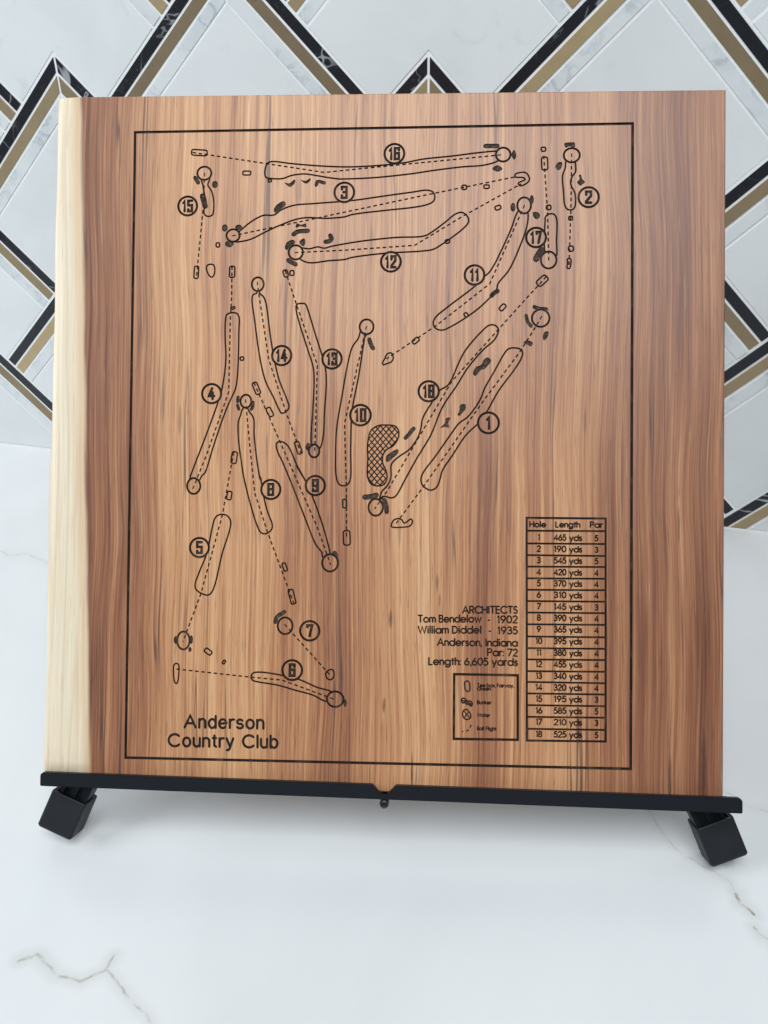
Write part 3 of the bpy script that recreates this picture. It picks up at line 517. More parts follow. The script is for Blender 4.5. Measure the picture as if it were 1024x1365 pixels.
('table:row8','text','4',0.72,[(128.24,-110.06),(128.37,-110.05),(3.8,1)]),
('table:row9','text','10',0.72,[(95.16,-116.8),(95.3,-116.93),(3.94,1)]),
('table:row9','text','395',0.72,[(103.66,-116.8),(111.07,-116.78),(3.94,0)]),
('table:row9','text','yds',0.72,[(112.55,-116.93),(120.07,-116.81),(3.94,0)]),
('table:row9','text','4',0.72,[(128.26,-116.82),(128.39,-116.82),(3.8,1)]),
('table:row10','text','11',0.72,[(95.19,-123.58),(95.33,-123.71),(3.94,1)]),
('table:row10','text','380',0.72,[(103.69,-123.58),(111.09,-123.55),(3.94,0)]),
('table:row10','text','yds',0.72,[(112.57,-123.7),(120.1,-123.58),(3.94,0)]),
('table:row10','text','4',0.72,[(128.28,-123.58),(128.41,-123.58),(3.8,1)]),
('table:row11','text','12',0.72,[(95.22,-130.22),(95.36,-130.36),(3.94,1)]),
('table:row11','text','455',0.72,[(103.72,-130.21),(111.12,-130.18),(3.94,0)]),
('table:row11','text','yds',0.72,[(112.6,-130.33),(120.12,-130.2),(3.94,0)]),
('table:row11','text','4',0.72,[(128.3,-130.2),(128.43,-130.2),(3.8,1)]),
('table:row12','text','13',0.72,[(95.26,-137.0),(95.39,-137.13),(3.94,1)]),
('table:row12','text','340',0.72,[(103.75,-136.98),(111.15,-136.95),(3.94,0)]),
('table:row12','text','yds',0.72,[(112.63,-137.09),(120.14,-136.96),(3.94,0)]),
('table:row12','text','4',0.72,[(128.32,-136.95),(128.46,-136.95),(3.8,1)]),
('table:row13','text','14',0.72,[(95.29,-143.63),(95.42,-143.77),(3.94,1)]),
('table:row13','text','320',0.72,[(103.77,-143.61),(111.17,-143.57),(3.94,0)]),
('table:row13','text','yds',0.72,[(112.65,-143.72),(120.17,-143.58),(3.94,0)]),
('table:row13','text','4',0.72,[(128.34,-143.56),(128.48,-143.56),(3.8,1)]),
('table:row14','text','15',0.72,[(95.32,-150.27),(95.45,-150.4),(3.94,1)]),
('table:row14','text','195',0.72,[(103.8,-150.24),(111.2,-150.19),(3.94,0)]),
('table:row14','text','yds',0.72,[(112.68,-150.34),(120.19,-150.19),(3.94,0)]),
('table:row14','text','3',0.72,[(128.36,-150.17),(128.5,-150.17),(3.8,1)]),
('table:row15','text','16',0.72,[(95.35,-157.03),(95.48,-157.16),(3.94,1)]),
('table:row15','text','585',0.72,[(103.83,-157.0),(111.22,-156.94),(3.94,0)]),
('table:row15','text','yds',0.72,[(112.7,-157.09),(120.21,-156.94),(3.94,0)]),
('table:row15','text','5',0.72,[(128.38,-156.91),(128.52,-156.91),(3.8,1)]),
('table:row16','text','17',0.72,[(95.38,-163.65),(95.51,-163.79),(3.94,1)]),
('table:row16','text','210',0.72,[(103.86,-163.61),(111.25,-163.56),(3.94,0)]),
('table:row16','text','yds',0.72,[(112.73,-163.7),(120.24,-163.54),(3.94,0)]),
('table:row16','text','3',0.72,[(128.41,-163.51),(128.54,-163.51),(3.8,1)]),
('table:row17','text','18',0.72,[(95.41,-170.68),(95.55,-170.81),(3.94,1)]),
('table:row17','text','525',0.72,[(103.89,-170.63),(111.28,-170.57),(3.94,0)]),
('table:row17','text','yds',0.72,[(112.75,-170.71),(120.26,-170.55),(3.94,0)]),
('table:row17','text','5',0.72,[(128.43,-170.51),(128.56,-170.51),(3.8,1)]),
('title:0','text','Anderson',1.35,[(-113.56,-169.95),(-65.05,-169.7),(8.44,0)]),
('title:1','text','Country Club',1.35,[(-122.92,-181.16),(-56.57,-180.72),(8.44,0)]),
('credit:0','text','ARCHITECTS',0.8,[(50.55,-99.89),(83.04,-99.44),(4.78,0)]),
('credit:1','text','Tom Bendelow',0.8,[(24.73,-105.44),(62.03,-104.91),(4.78,0)]),
('credit:1','text','-',0.8,[(65.43,-105.14),(67.06,-105.11),(4.78,0)]),
('credit:1','text','1902',0.8,[(70.73,-105.2),(83.07,-105.02),(4.78,0)]),
('credit:2','text','William Diddel',0.8,[(24.78,-111.88),(62.07,-111.32),(4.78,0)]),
('credit:2','text','-',0.8,[(66.01,-111.53),(67.64,-111.51),(4.78,0)]),
('credit:2','text','1935',0.8,[(71.04,-111.59),(83.1,-111.41),(4.78,0)]),
('credit:3','text','Anderson, Indiana',0.8,[(36.06,-118.81),(83.14,-118.61),(4.78,0)]),
('credit:4','text','Par: 72',0.8,[(65.27,-124.34),(83.17,-124.32),(4.78,0)]),
('credit:5','text','Length: 6,605 yards',0.8,[(31.08,-130.09),(83.2,-129.75),(4.78,0)]),
('legend','poly',1,1.35,[(46.28,-135.01),(83.09,-135.04),(83.28,-172.29),(46.26,-172.55)]),
('legend:t0','text','Tee box, Fairway,',0.45,[(59.54,-142.39),(80.96,-142.27),(2.39,0)]),
('legend:t0','text','Green',0.45,[(59.55,-144.43),(67.7,-144.28),(2.39,0)]),
('legend:t1','text','Bunker',0.45,[(59.6,-152.31),(68.15,-152.28),(2.39,0)]),
('legend:t2','text','Water',0.45,[(59.64,-159.65),(67.38,-159.62),(2.39,0)]),
('legend:t3','text','Ball Flight',0.45,[(59.69,-167.38),(71.08,-167.41),(2.39,0)]),
('legend:i0','curve',1,0.75,[(52.44,-139.67),(53.8,-138.83),(54.96,-139.49),(55.46,-142.33),(55.2,-144.38),(53.98,-144.94),(52.88,-144.08),(52.39,-141.37)]),
('legend:i1','curve',1,0.8,[(50.6,-149.56),(51.82,-148.79),(52.99,-149.52),(54.01,-150.52),(55.71,-150.49),(56.88,-151.82),(56.21,-153.33),(55.05,-152.54),(53.68,-152.22),(52.32,-151.37),(51.16,-151.59)]),
('legend:i1','curve',0,0.8,[(51.29,-150.23),(52.65,-150.54),(56.06,-152.18)]),
('legend:i2','hatch',1,0.7,[(51.67,-156.34),(53.02,-155.3),(54.04,-155.61),(55.97,-158.29),(55.77,-160.33),(53.74,-161.19),(51.9,-160.07),(51.34,-158.05)]),
('legend:i3','poly',0,0.6,[(51.14,-168.51),(51.68,-167.95)]),
('legend:i3','poly',0,0.6,[(53.44,-167.92),(55.07,-167.07)]),
('legend:i3','poly',0,0.6,[(55.61,-165.97),(56.27,-164.06)]),
]

# ------------------------------------------------------------------ wall with its tiles
bm = bmesh.new(); vs, fs = prism(bm, [(-1.25, 0.0), (1.15, 0.0), (1.15, .95), (-1.25, .95)], -.06, -.0007)
wall = from_bm('wall', bm, M_grout); wall.rotation_euler = (math.pi/2, 0, 0)
# the wall's local z points out of it (towards -y of the world): tiles stand in the same frame, fronts at z = 0
wall.data['note'] = ''; del wall.data['note']
setp(wall, 'light grouted kitchen wall behind the board with mitred chevron tiles', kind='structure')
HH, WX = .17509412, -.52852287
GAP = .0011
def inset(poly, g):
    n = len(poly); ar = sum(poly[i][0]*poly[(i+1) % n][1]-poly[(i+1) % n][0]*poly[i][1] for i in range(n))
    if ar < 0: poly = poly[::-1]
    out = []
    for i in range(n):
        p, q, s = Vector(poly[i-1]), Vector(poly[i]), Vector(poly[(i+1) % n])
        u = (q-p).normalized(); v = (s-q).normalized(); nu = Vector((-u.y, u.x)); nv = Vector((-v.y, v.x))
        m = nu+nv; m = m/ max(m.dot(nu), .05); out.append(tuple(q+m*g))
    return out
BANDS = [(.006, .097, 'black_marble_tile', M_black), (.097, .194, 'bronze_tile', M_bronze), (.194, .297, 'grey_marble_tile', M_grey)]
tile_mesh = {}
def tile(key, name, poly, ax, az, mat):
    """poly in pattern units about the chevron's apex"""
    loc = Vector((WX+ax*HH, az*HH, 0)); zmin = min(p[1] for p in poly)*HH+loc.y
    if zmin < .0005:            # cut off along the counter
        zmx = max(p[1] for p in poly)*HH+loc.y
        if zmx < .004: return
        key = (key, round(az, 3))
    if key not in tile_mesh:
        bm = bmesh.new(); pp = inset([(x*HH, y*HH) for x, y in poly], GAP)
        prism(bm, pp, -.009, 0)
        if zmin < .0005:
            bmesh.ops.bisect_plane(bm, geom=bm.verts[:]+bm.edges[:]+bm.faces[:], plane_co=(0, .0009-loc.y, 0), plane_no=(0, -1, 0), clear_outer=True)
            bmesh.ops.holes_fill(bm, edges=[e for e in bm.edges if len(e.link_faces) == 1])
        top = [e for e in bm.edges if all(abs(v.co.z) < 1e-6 for v in e.verts)]
        bmesh.ops.recalc_face_normals(bm, faces=bm.faces)
        bmesh.ops.bevel(bm, geom=top, offset=.0002, segments=1, affect='EDGES')
        me = bpy.data.meshes.new(name); bmesh.ops.recalc_face_normals(bm, faces=bm.faces); bm.to_mesh(me); bm.free(); me.materials.append(mat); tile_mesh[key] = me
    o = bpy.data.objects.new(name, tile_mesh[key]); col.objects.link(o); o.parent = wall
    o.location = loc+Vector((0, 0, random.uniform(-.00025, .0001))); o.rotation_euler = (random.uniform(-.0015, .0015), random.uniform(-.0015, .0015), 0)
def xz(p, m): return ((p-m)/2, (p+m)/2)
for ax in range(-3, 9):
    odd = ax % 2
    cut = -1.51 if odd else -1.49
    for k in range(-1, 6):
        az = k + (.875 if odd else .365)
        if az*HH > .86: continue
        for i, (d0, d1, nm, mt) in enumerate(BANDS):
            L = [(0, -d0), xz(cut, -d0), xz(cut, -d1), (0, -d1)]
            tile(('L', i, odd), nm, L, ax, az, mt); tile(('R', i, odd), nm, [(-x, y) for x, y in L], ax, az, mt)
        a = xz(cut, -.297); b = xz(cut, -1)
        tile(('W', odd), 'white_tile', [(0, -.297), a, b, (0, -1), (-b[0], b[1]), (-a[0], a[1])], ax, az, M_white)

# ------------------------------------------------------------------ countertop
bm = bmesh.new(); prism(bm, [(-1.25, -.95), (1.15, -.95), (1.15, .0013), (-1.25, .0013)], -.03, 0); 
top = from_bm('countertop', bm, M_quartz); setp(top, 'white quartz countertop with thin brown veins under the easel', kind='structure')
bm = bmesh.new(); prism(bm, [(-1.25, -.0002), (1.15, -.0002), (1.15, -.0016), (-1.25, -.0016)], 0, .0008)
sl = from_bm('grout_seam', bm, M_grout, None); sl.parent = wall; sl.matrix_parent_inverse = wall.matrix_basis.inverted()

# ------------------------------------------------------------------ the shared frame of board and easel
BX = Vector((0.977892, 0.209019, 0.006161)); BU = Vector((-0.115523, 0.515446, 0.8491)); BN = Vector((0.174302, -0.83104, 0.528197))
CENTRE = Vector((-0.130234, -0.346435, 0.22898))
FOOT = -.2049
BASE = CENTRE+BU*FOOT
MB = Matrix(((BX.x, BU.x, BN.x, BASE.x), (BX.y, BU.y, BN.y, BASE.y), (BX.z, BU.z, BN.z, BASE.z), (0, 0, 0, 1)))
THICK = .018

# ------------------------------------------------------------------ strokes -> polygons (drawing in mm on the board's face)
def catmull(pts, closed, n=5):
    m = len(pts); out = []
    rng = range(m) if closed else range(m-1)
    for i in rng:
        p1, p2 = Vector(pts[i]), Vector(pts[(i+1) % m])
        p0 = Vector(pts[i-1]) if (closed or i > 0) else p1*2-p2
        p3 = Vector(pts[(i+2) % m]) if (closed or i < m-2) else p2*2-p1
        d1 = max((p1-p0).length, 1e-3)**.5; d2 = max((p2-p1).length, 1e-3)**.5; d3 = max((p3-p2).length, 1e-3)**.5
        m1 = ((p1-p0)/d1-(p2-p0)/(d1+d2)+(p2-p1)/d2)*d2; m2 = ((p2-p1)/d2-(p3-p1)/(d2+d3)+(p3-p2)/d3)*d2
        for k in range(n):
            s = k/n; s2 = s*s; s3 = s2*s
            out.append(p1*(2*s3-3*s2+1)+m1*(s3-2*s2+s)+p2*(-2*s3+3*s2)+m2*(s3-s2))
    if not closed: out.append(Vector(pts[-1]))
    return out
polys = []      # (element, class, [(x, y)])
def stroke(el, cls, pts, w, closed=False, caps=True):
    if cls in ('text', 'line', 'ring', 'path') : stroke(el, 'scorch', pts, w+.25, closed, False)
    pts = [Vector(p) for p in pts]
    cl = [pts[0]]
    for p in pts[1:]:
        if (p-cl[-1]).length > 1e-3: cl.append(p)
    if closed and (cl[0]-cl[-1]).length < 1e-3: cl.pop()
    pts = cl; n = len(pts); h = w/2
    if n < 2: return
    L, R = [], []
    for i in range(n):
        a = pts[i]-pts[i-1] if (closed or i > 0) else pts[1]-pts[0]
        b = pts[(i+1) % n]-pts[i] if (closed or i < n-1) else a
        a = a.normalized(); b = b.normalized(); na = Vector((-a.y, a.x)); nb = Vector((-b.y, b.x)); m = na+nb
        if m.length < .2: m = na
        m = m.normalized(); m = m/max(m.dot(na), .55)*h
        L.append(pts[i]+m); R.append(pts[i]-m)
    for i in range(n if closed else n-1):
        j = (i+1) % n; polys.append((el, cls, [tuple(L[i]), tuple(L[j]), tuple(R[j]), tuple(R[i])]))
    if caps and not closed:
        for c, d in ((pts[0], (pts[0]-pts[1]).normalized()), (pts[-1], (pts[-1]-pts[-2]).normalized())):
            nrm = Vector((-d.y, d.x)); q = [c+nrm*h, c+nrm*h*.7+d*h*.7, c+d*h, c-nrm*h*.7+d*h*.7, c-nrm*h]
            polys.append((el, cls, [tuple(v) for v in q]))
def dashes(el, pts, w, on=2.25, off=1.5):
    pts = [Vector(p) for p in pts]; pos = 0; state = True; left = on; cur = [pts[0]]
    for a, b in zip(pts[:-1], pts[1:]):
        d = b-a; ln = d.length
        if ln < 1e-6: continue
        d /= ln; s = 0
        while ln-s > left:
            s += left; q = a+d*s
            if state: cur.append(q); stroke(el, 'path', cur, w, caps=False)
            state = not state; left = on if state else off; cur = [q]
        left -= ln-s
        if state: cur.append(b)
    if state and len(cur) > 1 and (cur[-1]-cur[0]).length > .5: stroke(el, 'path', cur, w, caps=False)
def ell(c, rx, ry, n=28): return [(c[0]+rx*math.cos(2*math.pi*i/n), c[1]+ry*math.sin(2*math.pi*i/n)) for i in range(n)]

# single line geometric letters on a unit cap height: lines as point lists, arcs as (cx, cy, rx, ry, a0, a1)
def arc(cx, cy, rx, ry, a0, a1, n=None):
    n = n or max(3, int(abs(a1-a0)/24)); return [(cx+rx*math.cos(math.radians(a0+(a1-a0)*i/n)), cy+ry*math.sin(math.radians(a0+(a1-a0)*i/n))) for i in range(n+1)]
X_ = .68; r_ = X_/2
def bowl(cx): return arc(cx, r_, r_, r_, 0, 360, 16)
GL = {
 'A': (.82, [[(0, 0), (.41, 1), (.82, 0)], [(.14, .34), (.68, .34)]]),
 'R': (.55, [[(0, 0), (0, 1), (.28, 1)]+arc(.28, .74, .26, .26, 90, -90)+[(0, .48)], [(.26, .48), (.55, 0)]]),
 'C': (.84, [arc(.50, .5, .5, .5, 42, 318, 14)]),
 'H': (.66, [[(0, 0), (0, 1)], [(.66, 0), (.66, 1)], [(0, .52), (.66, .52)]]),
 'I': (.08, [[(.04, 0), (.04, 1)]]), 'T': (.60, [[(0, 1), (.6, 1)], [(.3, 1), (.3, 0)]]),
 'E': (.46, [[(.46, 1), (0, 1), (0, 0), (.46, 0)], [(0, .52), (.42, .52)]]),
 'F': (.44, [[(.44, 1), (0, 1), (0, 0)], [(0, .52), (.40, .52)]]),
 'S': (.48, [arc(.24, .75, .22, .25, 30, 250)+arc(.24, .25, .24, .26, 70, -150)]),
 'B': (.50, [[(0, 0), (0, 1), (.24, 1)]+arc(.24, .76, .22, .24, 90, -90)+[(0, .52)], [(.24, .52)]+arc(.24, .26, .26, .26, 90, -90)+[(0, 0)]]),
 'W': (1.1, [[(0, 1), (.27, 0), (.55, .95), (.83, 0), (1.1, 1)]]),
 'D': (.66, [[(0, 0), (0, 1), (.18, 1)]+arc(.18, .5, .48, .5, 90, -90)+[(0, 0)]]),
 'P': (.52, [[(0, 0), (0, 1), (.26, 1)]+arc(.26, .74, .26, .26, 90, -90)+[(0, .48)]]),
 'L': (.44, [[(0, 1), (0, 0), (.44, 0)]]),
 'G': (.9, [arc(.5, .5, .5, .5, 40, 360, 14)+[(.55, .5)]]),
 'o': (X_, [bowl(r_)]), 'e': (X_, [[(.02, r_), (X_, r_)]+arc(r_, r_, r_, r_, 0, 318, 13)]),
 'c': (.6, [arc(r_, r_, r_, r_, 42, 318, 12)]),
 'a': (X_, [bowl(r_), [(X_, X_), (X_, 0)]]), 'd': (X_, [bowl(r_), [(X_, 1.04), (X_, 0)]]), 'b': (X_, [bowl(r_), [(0, 1.04), (0, 0)]]),
 'g': (X_, [bowl(r_), [(X_, X_), (X_, -.05)]+arc(r_, -.05, r_, .26, 0, -150)]),
 'n': (.48, [[(0, 0), (0, X_)], arc(.24, X_-.26, .24, .26, 180, 0)+[(.48, 0)]]),
 'h': (.48, [[(0, 0), (0, 1.04)], arc(.24, X_-.26, .24, .26, 180, 0)+[(.48, 0)]]),
 'm': (.80, [[(0, 0), (0, X_)], arc(.2, X_-.22, .2, .22, 180, 0)+[(.4, 0)], arc(.6, X_-.22, .2, .22, 180, 0)+[(.8, 0)]]),
 'u': (.48, [[(0, X_)]+arc(.24, .25, .24, .25, 180, 360)+[(.48, X_)], [(.48, .3), (.48, 0)]]),
 'l': (.08, [[(.04, 0), (.04, 1.04)]]), 'i': (.08, [[(.04, 0), (.04, X_)], [(.04, .92), (.04, .98)]]),
 'w': (.86, [[(0, X_), (.21, 0), (.43, X_), (.65, 0), (.86, X_)]]), 'y': (.56, [[(0, X_), (.28, 0)], [(.56, X_), (.16, -.30)]]),
 'r': (.28, [[(0, 0), (0, X_)], arc(.24, X_-.26, .24, .26, 180, 75)]), 't': (.28, [[(.14, .95), (.14, 0)], [(0, X_), (.28, X_)]]),
 'f': (.28, [[(.10, 0), (.10, .82)]+arc(.26, .82, .16, .2, 180, 90), [(0, X_), (.28, X_)]]),
 's': (.36, [arc(.18, .51, .165, .165, 30, 250)+arc(.18, .18, .18, .18, 70, -150)]),
 'k': (.42, [[(0, 0), (0, 1.04)], [(.38, X_), (0, .30)], [(.10, .38), (.42, 0)]]), 'x': (.5, [[(0, X_), (.5, 0)], [(.5, X_), (0, 0)]]),
 '0': (.58, [arc(.29, .5, .29, .5, 0, 360, 18)]), '1': (.26, [[(.06, .84), (.20, 1), (.20, 0)]]),
 '2': (.54, [arc(.27, .73, .26, .27, 165, -35)+[(0, 0), (.54, 0)]]),
 '3': (.50, [arc(.24, .75, .22, .25, 150, -90)+arc(.24, .26, .26, .26, 90, -150)]),
 '4': (.60, [[(.46, 0), (.46, 1), (0, .26), (.62, .26)]]),
 '5': (.52, [[(.48, 1), (.12, 1), (.05, .56)]+arc(.24, .32, .28, .32, 130, -145)]),
 '6': (.58, [arc(.29, .29, .29, .29, 0, 360, 16), [(.05, .42), (.38, 1)]]), '9': (.58, [arc(.29, .71, .29, .29, 0, 360, 16), [(.53, .58), (.20, 0)]]),
 '7': (.52, [[(0, 1), (.54, 1), (.14, 0)]]), '8': (.54, [arc(.27, .76, .22, .24, 0, 360, 14), arc(.27, .27, .27, .26, 0, 360, 14)]),
 '-': (.28, [[(0, .36), (.28, .36)]]), ',': (.04, [[(.04, .04), (0, -.14)]]), ':': (0, [[(0, .02), (0, .06)], [(0, .55), (0, .60)]]), ' ': (.20, []),
}
ARIAL = dict(GL)
ARIAL['o'] = (.50, [arc(.25, .365, .25, .365, 0, 360, 18)]); ARIAL['e'] = (.50, [[(.01, .37), (.5, .40)]+arc(.25, .365, .25, .365, 5, 320, 14)])
ARIAL['d'] = (.47, [arc(.235, .365, .235, .365, 0, 360, 18), [(.47, 1), (.47, 0)]]); ARIAL['b'] = (.47, [arc(.235, .365, .235, .365, 0, 360, 18), [(0, 1), (0, 0)]])
ARIAL['n'] = (.42, [[(0, 0), (0, .73)], arc(.21, .48, .21, .25, 180, 0)+[(.42, 0)]]); ARIAL['u'] = (.42, [[(0, .73)]+arc(.21, .25, .21, .25, 180, 360)+[(.42, .73)], [(.42, .3), (.42, 0)]])
ARIAL['r'] = (.24, [[(0, 0), (0, .73)], arc(.23, .47, .23, .26, 180, 75)]); ARIAL['s'] = (.42, [arc(.21, .545, .19, .18, 25, 250)+arc(.21, .19, .21, .19, 75, -155)])
ARIAL['y'] = (.46, [[(0, .73), (.24, .02)], [(.46, .73), (.20, -.16), (.12, -.25), (.02, -.25)]]); ARIAL['C'] = (.76, [arc(.42, .5, .42, .5, 45, 318, 18)])
ARIAL['A'] = (.78, [[(0, 0), (.39, 1), (.78, 0)], [(.15, .36), (.63, .36)]]); ARIAL['l'] = (0, [[(0, 0), (0, 1)]]); ARIAL['t'] = (.24, [[(.11, .95), (.11, .12), (.24, 0)], [(0, .73), (.24, .73)]])
def text(el, s, a, b, cap, w, centred):
    font = ARIAL if el.startswith('title') else GL
    sp = .24 if el.startswith('title') else .20
    tot = sum(font[c][0] for c in s)+sp*(len(s)-1)
    a = Vector(a); b = Vector(b); d = (b-a)
    if not centred: a = a+d.normalized()*w*.5; b = b-d.normalized()*w*.5; d = b-a
    a = a+Vector((0, w*.5)); b = b+Vector((0, w*.5)); cap = cap-w
    if centred: k = cap; o = a; dx = Vector((1, 0)); start = -tot*k/2
    else: k = d.length/tot; o = a; dx = d.normalized(); start = 0
    up = Vector((-dx.y, dx.x)); x = start
    for c in s:
        wd, sts = font[c]
        for st in sts:
            cl = len(st) > 8 and (Vector(st[0])-Vector(st[-1])).length < 1e-4
            stroke(el, 'text', [o+dx*(x+px*k)+up*(py*cap) for px, py in st], w, closed=cl)
        x += (wd+sp)*k
# blocky figures for the round hole markers
BD = {'1': (.22, [[(.0, .78), (.16, .98), (.16, 0)]]), '2': (.5, [[(.02, .72), (.02, 1), (.48, 1), (.48, .62), (.02, .12), (.02, 0), (.5, 0)]]),
 '3': (.48, [[(0, .78), (0, 1), (.46, 1), (.46, 0), (0, 0), (0, .22)], [(.15, .52), (.46, .52)]]), '4': (.52, [[(.30, 1), (0, .28), (.52, .28)], [(.36, .62), (.36, 0)]]),
 '5': (.46, [[(.46, 1), (0, 1), (0, .56), (.46, .56), (.46, 0), (0, 0), (0, .18)]]), '6': (.46, [[(.46, .80), (.46, 1), (0, 1), (0, 0), (.46, 0), (.46, .54), (0, .54)]]),
 '7': (.48, [[(0, .84), (0, 1), (.48, 1), (.22, 0)]]), '8': (.46, [[(0, 0), (0, 1), (.46, 1), (.46, 0), (0, 0)], [(0, .52), (.46, .52)]]),
 '9': (.46, [[(0, .18), (0, 0), (.46, 0), (.46, 1), (0, 1), (0, .46), (.46, .46)]]), '0': (.46, [[(0, 0), (0, 1), (.46, 1), (.46, 0), (0, 0)]])}
def badge(el, c, r, num, w):
    c = Vector(c); polys.append((el, 'badgedisc', ell(c, r, r)))
    stroke(el, 'ring', ell(c, r, r), w, closed=True)
    s = str(num); cap = r*1.12; k = cap*(.92 if len(s) == 1 else .76); sp = .40 if len(s) == 2 else 0
    tot = sum(BD[ch][0] for ch in s)+sp*(len(s)-1); x = -tot*k/2
    for ch in s:
        wd, sts = BD[ch]
        for st in sts:
            P = [c+Vector((x+px*k, (py-.5)*cap)) for px, py in st]
            cl = (P[0]-P[-1]).length < 1e-6
            stroke(el, 'digit', P, 1.6, closed=cl); stroke(el, 'inner', P, .36, closed=cl, caps=False)
        x += (wd+sp)*k
def hatch(el, pts, w):
    P = catmull(pts, True); stroke(el, 'line', P, w, closed=True)
    small = el.startswith('legend'); step = 2.9 if small else 2.55
    xs = [p.x for p in P]; ys = [p.y for p in P]; cx, cy = (min(xs)+max(xs))/2, (min(ys)+max(ys))/2; ext = max(max(xs)-min(xs), max(ys)-min(ys))
    for sg in (1, -1):
        d = Vector((math.cos(.86), sg*math.sin(.86))); nrm = Vector((-d.y, d.x)); k = -int(ext/step)-1
        while k*step < ext:
            o = Vector((cx, cy))+nrm*(k*step); hits = []
            for i in range(len(P)):
                a, b = P[i]-o, P[(i+1) % len(P)]-o; fa, fb = a.dot(nrm), b.dot(nrm)
                if (fa > 0) != (fb > 0): hits.append((a+(b-a)*(fa/(fa-fb))).dot(d))
            hits.sort()
            for h0, h1 in zip(hits[::2], hits[1::2]):
                if h1-h0 > .3: stroke(el, 'line', [o+d*h0, o+d*h1], w*.75, caps=False)
            k += 1

for el, kind, a, w, pts in DATA:
    if kind == 'curve': stroke(el, 'line', catmull(pts, a), w, closed=bool(a))
    elif kind == 'poly': stroke(el, 'line', pts, w, closed=bool(a), caps=False)
    elif kind == 'dash': dashes(el, pts, w)
    elif kind == 'ring':
        (c, (rx, ry)) = pts; polys.append((el, 'greendisc', ell(c, rx, ry))); stroke(el, 'ring', ell(c, rx, ry), w, closed=True)
    elif kind == 'capsule':
        A, B = Vector(pts[0]), Vector(pts[1]); h = w/2; d = (B-A).normalized(); n = Vector((-d.y, d.x)); A = A-d*h*.35; B = B+d*h*.35
        q = round_poly([tuple(A+n*h), tuple(A-n*h), tuple(B-n*h), tuple(B+n*h)], h*.8, 3); stroke(el, 'line', q, .8, closed=True)
    elif kind == 'fill':
        polys.append((el, 'pocket', [tuple(v) for v in catmull(pts, True, 4)]))
    elif kind == 'ell': polys.append((el, 'pocket', ell(pts[0], *pts[1], n=16)))
    elif kind == 'blobline': stroke(el, 'pocket', catmull(pts, False, 4), w*1.25)
    elif kind == 'hatch': hatch(el, pts, w)
    elif kind == 'text': text(el, a, pts[0], pts[1], pts[2][0], w, pts[2][1])
    elif kind == 'badge': badge(el, pts[0], pts[1][0], int(pts[1][1]), w)

# ------------------------------------------------------------------ carve: constrained triangulation of the board's face
TL, TR, BR, BL = (-196.3, 210.2), (201.8, 206.9), (200.1, -207.0), (-198.8, -201.6)
IN = .8
def lerp(a, b, t): return (a[0]+(b[0]-a[0])*t, a[1]+(b[1]-a[1])*t)
def left_x(y): return BL[0]+(TL[0]-BL[0])*(y-BL[1])/(TL[1]-BL[1]) + .35*math.sin(y*.031)+.22*math.sin(y*.083+1)
def sap_x(y): return -175.9-.0304*y+.9*math.sin(y*.021+.6)+.4*math.sin(y*.06)
NY = 40
def ybt(x, top): # top and bottom edge heights
    a, b = (TL, TR) if top else (BL, BR); return a[1]+(b[1]-a[1])*(x-a[0])/(b[0]-a[0])+(-IN if top else IN)
LV = [0.5, 1.2, 2.4, 4, 6, 8]
def col_line(fx):
    out = []
    for i in range(NY+1):
        t = i/NY; y = -204+t*(412-0); x = fx(y); y0, y1 = ybt(x, False), ybt(x, True); y = y0+(y1-y0)*t; out.append((fx(y), y))
    return out
verts, faces, tags, edges = [], [], [], []
def addpoly(pts, tag):
    i0 = len(verts); verts.extend(Vector(p) for p in pts); faces.append(list(range(i0, i0+len(pts)))); tags.append(tag)
def addedges(pts):
    i0 = len(verts); verts.extend(Vector(p) for p in pts); edges.extend((i0+i, i0+i+1) for i in range(len(pts)-1))
colL = col_line(lambda y: left_x(y)+LV[0]); colS = col_line(sap_x); xr = lambda y: BR[0]+(TR[0]-BR[0])*(y-BR[1])/(TR[1]-BR[1])-IN
colR = [(xr(ybt(201, False)), ybt(201.1, False)), (xr(ybt(202.8, True)), ybt(202.8, True))]
addpoly(colL+colS[::-1], ('sap', 'body'))
addpoly(colS+colR[::-1], ('heart', 'body'))
for lv in LV[1:]: addedges(col_line(lambda y: left_x(y)+lv))
for el, cls, p in polys: addpoly(p, (el, cls))
for f in faces: edges.extend((f[i], f[(i+1) % len(f)]) for i in range(len(f)))
rv, re_, rf = geometry.delaunay_2d_cdt(verts, edges, [], 0, 1e-4, False)[:3]
# which polygons cover each triangle
cen = np.array([[sum(rv[i].x for i in f)/3, sum(rv[i].y for i in f)/3] for f in rf])
order = np.argsort(cen[:, 0]); sx = cen[order, 0]; sy = cen[order, 1]
of = [[] for _ in rf]
for ti, f in enumerate(faces):
    P = np.array([(verts[i].x, verts[i].y) for i in f]); i0, i1 = np.searchsorted(sx, (P[:, 0].min(), P[:, 0].max()))
    ids = np.arange(i0, i1); ids = ids[(sy[ids] >= P[:, 1].min()) & (sy[ids] <= P[:, 1].max())]
    if not len(ids): continue
    x, y = sx[ids], sy[ids]; ins = np.zeros(len(ids), bool); Q = np.roll(P, -1, 0)
    for (x0, y0), (x1, y1) in zip(P, Q):
        if y0 == y1: continue
        ins ^= ((y0 > y) != (y1 > y)) & (x < (x1-x0)*(y-y0)/(y1-y0)+x0)
    for i in order[ids[ins]]: of[i].append(ti)
keep = [i for i, s in enumerate(of) if any(tags[k][1] == 'body' for k in s)]
rf = [rf[i] for i in keep]; of = [of[i] for i in keep]
